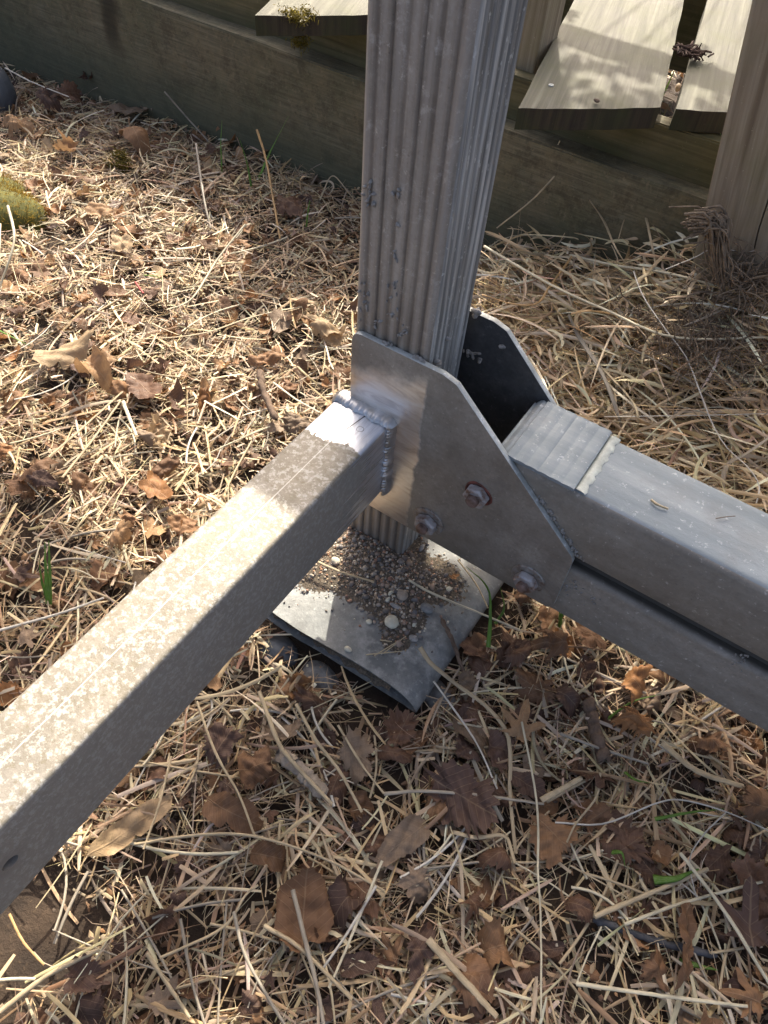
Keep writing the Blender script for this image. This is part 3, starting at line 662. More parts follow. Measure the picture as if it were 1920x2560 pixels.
def emit(name, parts, m, label, cat, parent=None, group=None, kind="stuff"):
    V = []; Q = []; C = []; U = []; n = 0
    for v, q, c, u in parts: V.append(v); Q.append(q + n); C.append(c); U.append(u); n += len(v)
    o = link(name, fast_mesh(name, np.vstack(V), np.vstack(Q), np.vstack(C), np.vstack(U)), m, parent); tag(o, label, cat, group, kind); return o
U = lambda a, b, n: rng.uniform(a, b, n)
# where long leafy grass lies (behind the beam) and where chopped straw lies
backright = lambda x, y: (x > -.25) & (y > .12)
lowshade = lambda x, y: (x > -.08) & (y < .05)
NS = 14500
x, y = scatter(NS, lambda x, y: not_bare(x, y) & (~lowshade(x, y) | (rng.random(x.shape) < .85))); z = soil(x, y) + .004 + .034 * rng.random(NS)
A1 = blades(x, y, z, U(0, 6.28, NS), .018 + .095 * rng.random(NS) ** 2.0, .0010 + .0046 * rng.random(NS) ** 2.1, 4, pitch=rng.normal(0, .15, NS), curv=rng.normal(0, .20, NS), arch=rng.normal(.02, .06, NS), roll=rng.normal(0, .35, NS), twist=rng.normal(0, .5, NS), crease=.15, taper=.85, kink=np.where(rng.random(NS) < .15, rng.normal(0, .6, NS), 0), col=pal(NS))
NC = 25000
x, y = scatter(NC, lambda x, y: not_bare(x, y) & ((x < -.1) | (rng.random(x.shape) < .6))); z = soil(x, y) + .002 + .026 * rng.random(NC)
A2 = blades(x, y, z, U(0, 6.28, NC), U(.006, .026, NC), U(.0008, .0042, NC), 1, pitch=rng.normal(0, .3, NC), roll=rng.normal(0, .7, NC), taper=1, crease=.15, col=pal(NC, [2, 2, 2, 2, 3, 1, 3, 3]))
NH = 20000
x, y = scatter(NH, not_bare)
A2b = blades(x, y, soil(x, y) + .004 + .030 * rng.random(NH), U(0, 6.28, NH), U(.015, .07, NH), U(.0004, .0009, NH), 4, pitch=rng.normal(0, .25, NH), curv=rng.normal(0, .8, NH), arch=rng.normal(.05, .2, NH), col=pal(NH))
emit("straw_litter", [A1, A2, A2b], m_straw, "pale chopped straw spread all over the ground", "straw")
NG = 3600
x, y = scatter(NG, backright); hgt = sm(y, .15, .8)
z = soil(x, y) + .006 + (.03 + .07 * hgt) * rng.random(NG)
A3 = blades(x, y, z, rng.normal(0, .75, NG) + rng.choice([0, PI], NG), (.05 + .22 * rng.random(NG) ** 1.4), .0012 + .0055 * rng.random(NG) ** 1.5, 8, pitch=rng.normal(.05, .28, NG), curv=np.where(rng.random(NG) < .2, rng.normal(0, 2.2, NG), rng.normal(0, .5, NG)), arch=rng.normal(.12, .25, NG), roll=rng.normal(0, .7, NG), twist=rng.normal(0, 1.8, NG), taper=.2, crease=.3, kink=np.where(rng.random(NG) < .3, rng.normal(0, .9, NG), 0), col=pal(NG, [4, 4, 3, 1.5, 1.2, 2.5, 1.5, .6], .2) * 1.08)
NU = 150
x = U(-.25, .45, NU); y = U(.55, .80, NU)
A4 = blades(x, y, soil(x, y) + .06, U(0, 6.28, NU), U(.10, .24, NU), U(.002, .005, NU), 8, pitch=U(.5, 1.3, NU), curv=rng.normal(0, .8, NU), arch=rng.normal(.1, .25, NU), roll=rng.normal(0, 1, NU), twist=rng.normal(0, 1.5, NU), tip=1, col=pal(NU))
NR = 420
x, y = scatter(NR, lambda x, y: (x > -.22) & (y > .14))
A4b = blades(x, y, soil(x, y) + .03 + .075 * sm(y, .15, .8) + .012 * rng.random(NR), U(0, 6.28, NR), U(.05, .16, NR), U(.0035, .0075, NR), 12, pitch=rng.normal(0, .25, NR), curv=rng.normal(0, 1.8, NR), arch=rng.normal(.15, .25, NR), roll=rng.normal(0, .8, NR), twist=rng.normal(0, 2.6, NR), taper=.1, crease=.12, col=pal(NR, [3, 4, 3, 2, 1.5, 3, 1, .3]))
emit("dry_grass", [A3, A4, A4b], m_straw, "matted long dry grass piled behind the cross beam", "dry grass")
NU = 650                                                         # curly dry blades along the dark board and loosely everywhere
x, y = scatter(NU, lambda x, y: (y > .45)); 
A5 = blades(x, y, soil(x, y) + .03, U(0, 6.28, NU), U(.04, .12, NU), U(.0014, .005, NU), 7, pitch=rng.normal(.2, .35, NU), curv=np.where(rng.random(NU) < .2, rng.normal(0, 1.8, NU), rng.normal(0, .4, NU)), arch=rng.normal(.2, .4, NU), roll=rng.normal(0, 1, NU), twist=rng.normal(0, 2, NU), col=pal(NU))
x, y = scatter(NU, lambda x, y: (y < .1) & (x > -.2) & not_bare(x, y))
A6 = blades(x, y, soil(x, y) + U(.012, .04, NU), U(0, 6.28, NU), U(.05, .13, NU), U(.0014, .0058, NU), 7, pitch=rng.normal(.02, .10, NU), curv=np.where(rng.random(NU) < .2, rng.normal(0, 1.3, NU), rng.normal(0, .3, NU)), arch=rng.normal(.04, .08, NU), roll=rng.normal(0, .7, NU), twist=rng.normal(0, 1.5, NU), taper=.7, col=pal(NU))
emit("loose_grass_blades", [A5, A6], m_straw, "thin curly dead grass blades strewn over the leaves", "dry grass")

# ------------------------------------------------------------------ leaves
LC = np.array([[.21, .115, .060], [.30, .165, .080], [.155, .085, .052], [.115, .070, .052], [.40, .245, .125], [.29, .21, .14], [.46, .33, .19], [.34, .165, .065]])
def leaf(kind, size, seed, segs=36, rings=5, curl=1.0):
    r_ = np.random.default_rng(seed); th = np.linspace(-PI, PI, segs, endpoint=False)
    if kind == 'maple':
        r = np.full(segs, .30)
        for a, l, wd in [(0, 1.0, .30), (.95, .86, .27), (-.95, .86, .27), (1.9, .52, .25), (-1.9, .52, .25)]: r = np.maximum(r, l * r_.uniform(.85, 1.05) * np.exp(-(np.abs(th - a) / wd) ** 1.3 * .75))
        r = r * (1 + .10 * np.sign(np.sin(th * 15)) * r_.random(segs)); r = np.where(np.abs(th) > 2.8, .22, r)
    elif kind == 'oval':
        r = 1 / np.sqrt((np.cos(th) / 1.0) ** 2 + (np.sin(th) / .52) ** 2); r = r * (1 + .05 * (np.arange(segs) % 2)) * (1 + .10 * np.sin(th * 2 + r_.uniform(0, 6)) + .07 * np.sin(th * 5 + r_.uniform(0, 6))); r = np.where(np.abs(th) < .12, r * 1.14, r)
    elif kind == 'long':
        r = 1 / np.sqrt((np.cos(th) / 1.0) ** 2 + (np.sin(th) / .28) ** 2) * (1 + .12 * r_.random(segs))
    else:
        k = r_.uniform(.45, 1.0, 9); r = np.interp(np.linspace(0, 9, segs, endpoint=False), np.arange(10), np.r_[k, k[0]]) * (1 + .14 * r_.normal(size=segs)); r = np.abs(r)
    for _b in range(r_.integers(1, 4)):
        a0 = r_.uniform(-PI, PI); dd = np.abs((th - a0 + PI) % (2 * PI) - PI); r = r * (1 - r_.uniform(.15, .5) * np.exp(-(dd / r_.uniform(.12, .4)) ** 2))      # a torn bite
    q = np.linspace(0, 1, rings + 1)[1:]
    Xg = np.concatenate([[0], (q[:, None] * (r * np.cos(th))[None]).ravel()]); Yg = np.concatenate([[0], (q[:, None] * (r * np.sin(th))[None]).ravel()])
    uvs = np.stack([Xg, Yg], -1)
    Z = .10 * np.abs(Yg) * r_.uniform(-1, 2.5) * curl
    for _ in range(5):
        a = r_.uniform(0, 6.28); f = r_.uniform(2, 7); Z = Z + curl * r_.uniform(.02, .065) * np.sin(f * (Xg * np.cos(a) + Yg * np.sin(a)) + r_.uniform(0, 6)) * (np.hypot(Xg, Yg) + .2)
    for _ in range(7):
        a = r_.uniform(0, 6.28); f = r_.uniform(6, 17); Z = Z + (.35 + .65 * curl) * .048 * np.abs(np.sin(f * .5 * (Xg * np.cos(a) + Yg * np.sin(a)) + r_.uniform(0, 6)))
    kx = r_.normal(0, .8) * curl; ky = r_.normal(0, 1.1) * curl
    if abs(kx) > .05: Z = Z * np.cos(kx * Xg) + (1 - np.cos(kx * Xg)) / kx; X2 = np.sin(kx * Xg) / kx
    else: X2 = Xg
    if abs(ky) > .05: Z = Z + (1 - np.cos(ky * Yg)) / ky; Y2 = np.sin(ky * Yg) / ky
    else: Y2 = Yg
    V = np.stack([X2, Y2, Z], -1) * size
    Q = []
    i = np.arange(segs); j = (i + 1) % segs
    Q.append(np.stack([np.zeros(segs, int), 1 + i, 1 + j, 1 + j], 1))
    for k in range(rings - 1): Q.append(np.stack([1 + k * segs + i, 1 + (k + 1) * segs + i, 1 + (k + 1) * segs + j, 1 + k * segs + j], 1))
    return V, Q[0][:, :3], np.vstack(Q[1:]) if rings > 1 else np.zeros((0, 4), int), uvs
def leaf_mesh(name, V, T, Q, uvs, col):
    me = bpy.data.meshes.new(name); me.from_pydata(V.tolist(), [], T.tolist() + Q.tolist()); me.update()
    a = me.color_attributes.new("Col", 'FLOAT_COLOR', 'POINT'); c = np.ones((len(V), 4), np.float32); c[:, :3] = col; a.data.foreach_set("color", c.ravel())
    l = me.uv_layers.new(name="UVMap"); vi = np.zeros(len(me.loops), np.int32); me.loops.foreach_get("vertex_index", vi); l.data.foreach_set("uv", uvs[vi].astype(np.float32).ravel())
    me.polygons.foreach_set("use_smooth", np.ones(len(me.polygons), bool)); return me
def place_rot(V, head, tx, ty):
    Rm = np.array(Matrix.Rotation(head, 3, 'Z') @ Matrix.Rotation(tx, 3, 'X') @ Matrix.Rotation(ty, 3, 'Y')); return V @ Rm.T
stemP = []
def put_leaf(kind, x, y, z, size, head, tilt, col, seed, label, group=None, curl=1.0, stem=True):
    V, T, Q, uvs = leaf(kind, size, seed, 60 if size > .025 else 36, 12 if size > .025 else 8, curl)
    V = place_rot(V, head, tilt[0], tilt[1])
    if stem and kind in ('maple', 'oval') and size > .022:
        st = place_rot(np.array([[-.2, 0, 0], [-.75, .05, .05], [-1.3, .2, .12]]) * size, head, *tilt); sv, sq = sweep(smooth_path(st, 6), size * .022, 4); n0 = len(V)
        V = np.vstack([V, sv]); Q = np.vstack([Q, np.array(sq) + n0]); uvs = np.vstack([uvs, np.tile([[0., 0.]], (len(sv), 1))])
    zmin = V[:, 2].min(); me = leaf_mesh("dead_leaf", V, T, Q, uvs, col)
    o = link("dead_leaf", me, m_leaf, loc=(x, y, z - zmin * .6)); tag(o, label, "dead leaf", group); return o
def colr(i, v=.12): return np.clip(LC[i] * (1 + v * rng.normal()), .02, .8)
HL = [  # px, py, radius in photo px, kind, colour, heading deg, curl, label
 (755, 2295, 118, 'oval', 0, 120, .5, "large reddish brown leaf under a grey stalk in the lower middle"),
 (400, 2510, 80, 'maple', 5, 80, .4, "greyish leaf with a pale top at the bottom edge"),
 (579, 2036, 75, 'oval', 0, 10, .5, "triangular brown leaf in shade right of the side tube"),
 (890, 1890, 70, 'frag', 5, 0, .5, "grey brown leaf just below the foot plate"),
 (648, 1920, 75, 'frag', 0, 60, .9, "curled rusty brown leaf between foot plate and side tube"),
 (560, 1860, 62, 'frag', 3, 90, .6, "dark grey brown leaf close to the side tube edge"),
 (330, 2070, 105, 'long', 6, 75, .6, "long tan leaf in the sun beside the side tube"),
 (1296, 1835, 88, 'maple', 4, 100, .35, "tan maple leaf with frayed lobes right of the foot plate"),
 (1585, 1817, 66, 'frag', 7, 30, 1.2, "curled orange brown leaf below the cross beam"),
 (1677, 2372, 105, 'long', 0, 85, .7, "narrow brown leaf standing upright on the straw"),
 (1863, 2335, 140, 'maple', 3, 110, .4, "big dark maple leaf in the lower right corner"),
 (1870, 2500, 90, 'maple', 1, 200, .5, "torn brown maple leaf at the lower right edge"),
 (1047, 2377, 68, 'frag', 3, 30, 1.0, "nearly black crumpled leaf near the bottom"),
 (1005, 2105, 74, 'oval', 5, 250, .7, "tan leaf with a purple side below the foot plate"),
 (1160, 2000, 100, 'frag', 3, 0, .7, "wide purple brown leaf in the shade under thin stalks"),
 (1382, 2090, 80, 'frag', 1, 0, .5, "flat brown leaf under the long vertical stalk"),
 (1650, 2135, 44, 'frag', 1, 0, .7, "small orange brown leaf at right in the straw"),
 (1446, 2273, 52, 'frag', 2, 0, 1.1, "crumpled brown leaf beside the long vertical stalk"),
 (985, 1890, 50, 'oval', 2, 20, .6, "small brown leaf next to the pale ribbon of grass"),
 (1320, 1965, 50, 'oval', 3, 0, .6, "dark oval leaf crossed by a long grey stalk"),
 (1560, 2080, 56, 'frag', 2, 0, .7, "torn brown leaf beside the pale wavy root"),
 (1380, 1630, 105, 'maple', 0, 210, .9, "big crumpled brown maple leaf under the front plate corner"),
 (1290, 1640, 60, 'frag', 2, 0, 1.1, "dark curled leaf left of the crumpled maple leaf"),
 (1470, 1600, 60, 'frag', 0, 0, .8, "rusty leaf touching the lower edge of the cross beam"),
 (360, 975, 66, 'oval', 2, 340, .3, "dark rounded leaf lying flat in the sunlit straw"),
 (245, 952, 70, 'oval', 4, 0, .9, "folded orange tan leaf left of the dark rounded leaf"),
 (168, 890, 74, 'oval', 6, 80, .4, "pale tan leaf behind the folded orange leaf"),
 (70, 1600, 66, 'maple', 5, 40, .5, "grey ragged leaf at the left edge above the side tube"),
 (810, 833, 56, 'frag', 6, 0, .7, "bright tan leaf right beside the metal post"),
 (660, 905, 40, 'oval', 1, 60, .9, "small folded brown leaf in the sunlit straw"),
 (388, 1228, 56, 'oval', 7, 0, .6, "orange brown leaf above the side tube"),
 (116, 1216, 50, 'frag', 3, 0, 1.1, "dark crumpled leaf at left in the sun"),
 (324, 1303, 34, 'frag', 1, 0, 1, "small curled leaf above the side tube"),
 (463, 1320, 44, 'oval', 1, 10, .7, "reddish leaf touching the side tube edge"),
 (300, 1350, 44, 'frag', 4, 10, .7, "light brown leaf near the green tuft"),
 (370, 1100, 38, 'frag', 5, 0, .9, "small pale curled leaf in the middle of the straw"),
 (127, 278, 44, 'frag', 3, 30, .9, "broad purple brown leaf against the dark board"),
 (180, 268, 40, 'frag', 2, 60, .9, "narrow brown leaf standing beside the purple leaf"),
 (231, 225, 46, 'frag', 3, 90, .9, "purple leaf leaning on the dark board"),
 (276, 214, 46, 'oval', 3, 90, 1.0, "upright purple leaf with a thin stem against the board"),
 (324, 285, 54, 'oval', 5, 20, .4, "pale grey tan leaf near the dark board"),
 (385, 262, 52, 'frag', 5, 100, .8, "curled grey leaf behind the pale tan leaf"),
 (341, 362, 58, 'oval', 1, 330, .5, "brown leaf with a sunlit corner near the moss"),
 (46, 325, 46, 'frag', 4, 60, 1.1, "pinkish curled leaf in the sun at the left edge"),
 (307, 613, 44, 'oval', 6, 340, .5, "tan leaf in the sun below the mossy rock"),
 (260, 544, 44, 'oval', 4, 10, .9, "bent tan leaf right of the mossy rock"),
 (723, 520, 54, 'frag', 2, 0, .6, "brown leaf left of the metal post in the shade"),
 (567, 325, 34, 'frag', 1, 90, .8, "brown leaf standing beside green blades by the board"),
 (60, 1440, 60, 'maple', 3, 10, .6, "dark leaf in the shade strip at the left edge"),
 (165, 385, 50, 'frag', 4, 10, .7, "grey tan flat leaf in shade by the dark board"),
 (1240, 1395, 14, 'frag', 7, 0, .5, "small round brown leaf lying on the foot plate"),
]
for i, (px, py, rp, kind, ci, hd, cu, lab) in enumerate(HL):
    zz = -.022; p = P(px, py, 2, zz)
    for _ in range(3): zz = float(soil(p[0], p[1])) + .034; p = P(px, py, 2, zz)
    if 'on the foot plate' in lab: zz = .004; p = P(1135, 1442, 2, zz)
    px_m = project(p)[2] / F; tl = (rng.normal(0, .12), rng.normal(0, .12))
    if 'against the' in lab or 'standing' in lab or 'leaning' in lab: tl = (.7, .3); zz += .015
    put_leaf(kind, p[0], p[1], zz, rp * px_m * 1.05, math.radians(hd) + rng.normal(0, .1), tl, colr(ci, .05), 100 + i, lab, curl=cu * 1.5 + .1, stem='round' not in lab)
# scattered leaves: the largest ones are things, the small crumbs are one mass
NL = 2700
x, y = scatter(NL, lambda x, y: not_bare(x, y) & (rng.random(x.shape) > .55 * backright(x, y)))
size = .009 + .026 * rng.random(NL) ** 1.8; size = size * np.where((x > -.08) & (y < .05), 1.12, 1.0); zup = np.where((x > -.08) & (y < .05), .002, .0); ax_, ay_, dep = project(np.stack([x, y, np.full(NL, -.03)], -1))
inside = (ax_ > 0) & (ax_ < 1920) & (ay_ > 0) & (ay_ < 2560)
order = np.argsort(-(size / dep) * inside); LP = []
def region(x, y):
    a, b, _ = project(np.array([x, y, -.03]))
    if y > .55 and x < -.25: return "in the shade by the dark board"
    if x > -.2 and y > .1: return "in the dry grass behind the cross beam"
    if a < 420 and b < 900: return "around the mossy rock"
    if x < -.11 and y > -.5 and b < 2560 and a - (b - 1900) * -1.05 < 100 or (x < -.11): return "left of the post above the side tube" if a > 430 else "near the left edge above the side tube"
    if a < 560: return "at the bottom left below the side tube"
    if a < 1100: return "in the shade below the foot plate"
    return "in the shade at the lower right" if b > 2050 else "just below the cross beam"
for rank, i in enumerate(order):
    kind = rng.choice(['maple', 'oval', 'frag', 'frag', 'frag']); ci = int(rng.choice(8, p=[.2, .16, .15, .13, .12, .09, .05, .10]))
    if x[i] > -.1 and y[i] < 0: ci = int(rng.choice([0, 1, 2, 3, 3, 2, 5]))
    zz = float(soil(x[i], y[i])) + .006 + .022 * rng.random() + zup[i]; tl = (rng.normal(0, .30), rng.normal(0, .30)); c = colr(ci, .18)
    if rank < 240:
        lab = ('large ' if size[i] > .028 else 'small ') + {0: 'brown', 1: 'light brown', 2: 'dark brown', 3: 'purple brown', 4: 'tan', 5: 'grey tan', 6: 'pale tan', 7: 'rusty orange'}[ci] + {'maple': ' lobed leaf ', 'oval': ' oval leaf ', 'frag': ' torn leaf piece '}[str(kind)] + region(x[i], y[i]); grp = lab + 's' if False else 'leaves ' + region(x[i], y[i])
        put_leaf(kind, x[i], y[i], zz, size[i], U(0, 6.28, 1)[0], tl, c, 1000 + rank, lab, grp, 1.3, False)
    else:
        V, T, Q, uvs = leaf(kind, size[i], 5000 + rank, 18, 3, 1.4); V = place_rot(V, U(0, 6.28, 1)[0], *tl) + np.array([x[i], y[i], zz])
        Q = np.vstack([np.c_[T, T[:, 2]], Q]); LP.append((V, T, Q[len(T):], uvs, np.tile(c, (len(V), 1))))
V = []; T = []; Q = []; C = []; UV = []; n = 0
for v, t, q, u, c in LP: V.append(v); T.append(t + n); Q.append(q + n); C.append(c); UV.append(u); n += len(v)
me = leaf_mesh("leaf_crumbs", np.vstack(V), np.vstack(T), np.vstack(Q), np.vstack(UV), np.vstack(C)); o = link("leaf_litter", me, m_leaf)
tag(o, "crumbled brown leaf litter mixed into the straw", "leaf litter", kind="stuff")
NF = 14000
x, y = scatter(NF, lambda x, y: not_bare(x, y) & ((x > -.1) | (rng.random(x.shape) < .6))); ci = rng.choice(8, NF, p=[.2, .18, .17, .13, .12, .08, .04, .08])
A = blades(x, y, soil(x, y) + .002 + .024 * rng.random(NF), U(0, 6.28, NF), U(.004, .016, NF), U(.003, .009, NF), 2, pitch=rng.normal(0, .5, NF), curv=rng.normal(0, 1, NF), arch=rng.normal(0, .4, NF), roll=rng.normal(0, .6, NF), twist=rng.normal(0, 1.5, NF), taper=.4, crease=.3, col=np.clip(LC[ci] * (1 + .2 * rng.normal(size=(NF, 1))), .02, .7))
emit("leaf_flakes", [A], m_straw, "small brown leaf flakes scattered between the straw", "leaf litter")

# ------------------------------------------------------------------ stalks that can be told apart
def stalk(pts, z, wid, col, label, group=None, flat=1.0, cat="dry stalk", name="dry_stalk", m=None, sides=6, taper=.75, n=22, ax=2):
    zs = z if isinstance(z, (list, tuple)) else [z] * len(pts)
    W = []
    for (a, b), zz in zip(pts, zs):
        q = P(a, b, 2, zz)
        for _ in range(4):
            if m is None and not (-.13 < q[0] < .6 and -.2 < q[1] < .11): zq = max(zz, float(soil(q[0], q[1])) + .030 + (float((.125 if zz >= .07 else .085) * sm(q[1], .15, .6)) if q[0] > -.25 and q[1] > .1 and zz > .01 else 0))
            else: zq = zz
            q = P(a, b, 2, zq)
        W.append(q)
    W = np.array(W); o0 = W.mean(0); W = smooth_path(W - o0, n); t = np.linspace(0, 1, n)
    W = W + rng.normal(0, wid * .025, W.shape); rad = wid / 2 * (1 - (1 - taper) * t) * (1 + .05 * np.sin(t * 11 + wid * 3e3) + .12 * np.exp(-((t - .37) / .015) ** 2) + .12 * np.exp(-((t - .74) / .015) ** 2)); V, Q = sweep(W, rad, sides, flat)
    uv = np.stack([np.repeat(t * 6, sides), np.tile(np.linspace(0, 1, sides), n)], -1); c = np.tile(np.array(col), (len(V), 1)) * (1 - .25 * np.repeat(np.abs(np.sin(t * 9 + wid * 1e4)) ** 12, sides))[:, None]
    me = fast_mesh(name, V, Q, c, uv); o = link(name, me, m or m_straw, loc=o0); tag(o, label, cat, group); return o
pale = (.74, .67, .47); tan = (.58, .46, .28); gry = (.40, .35, .27); org = (.62, .38, .15); wht = (.72, .68, .58)
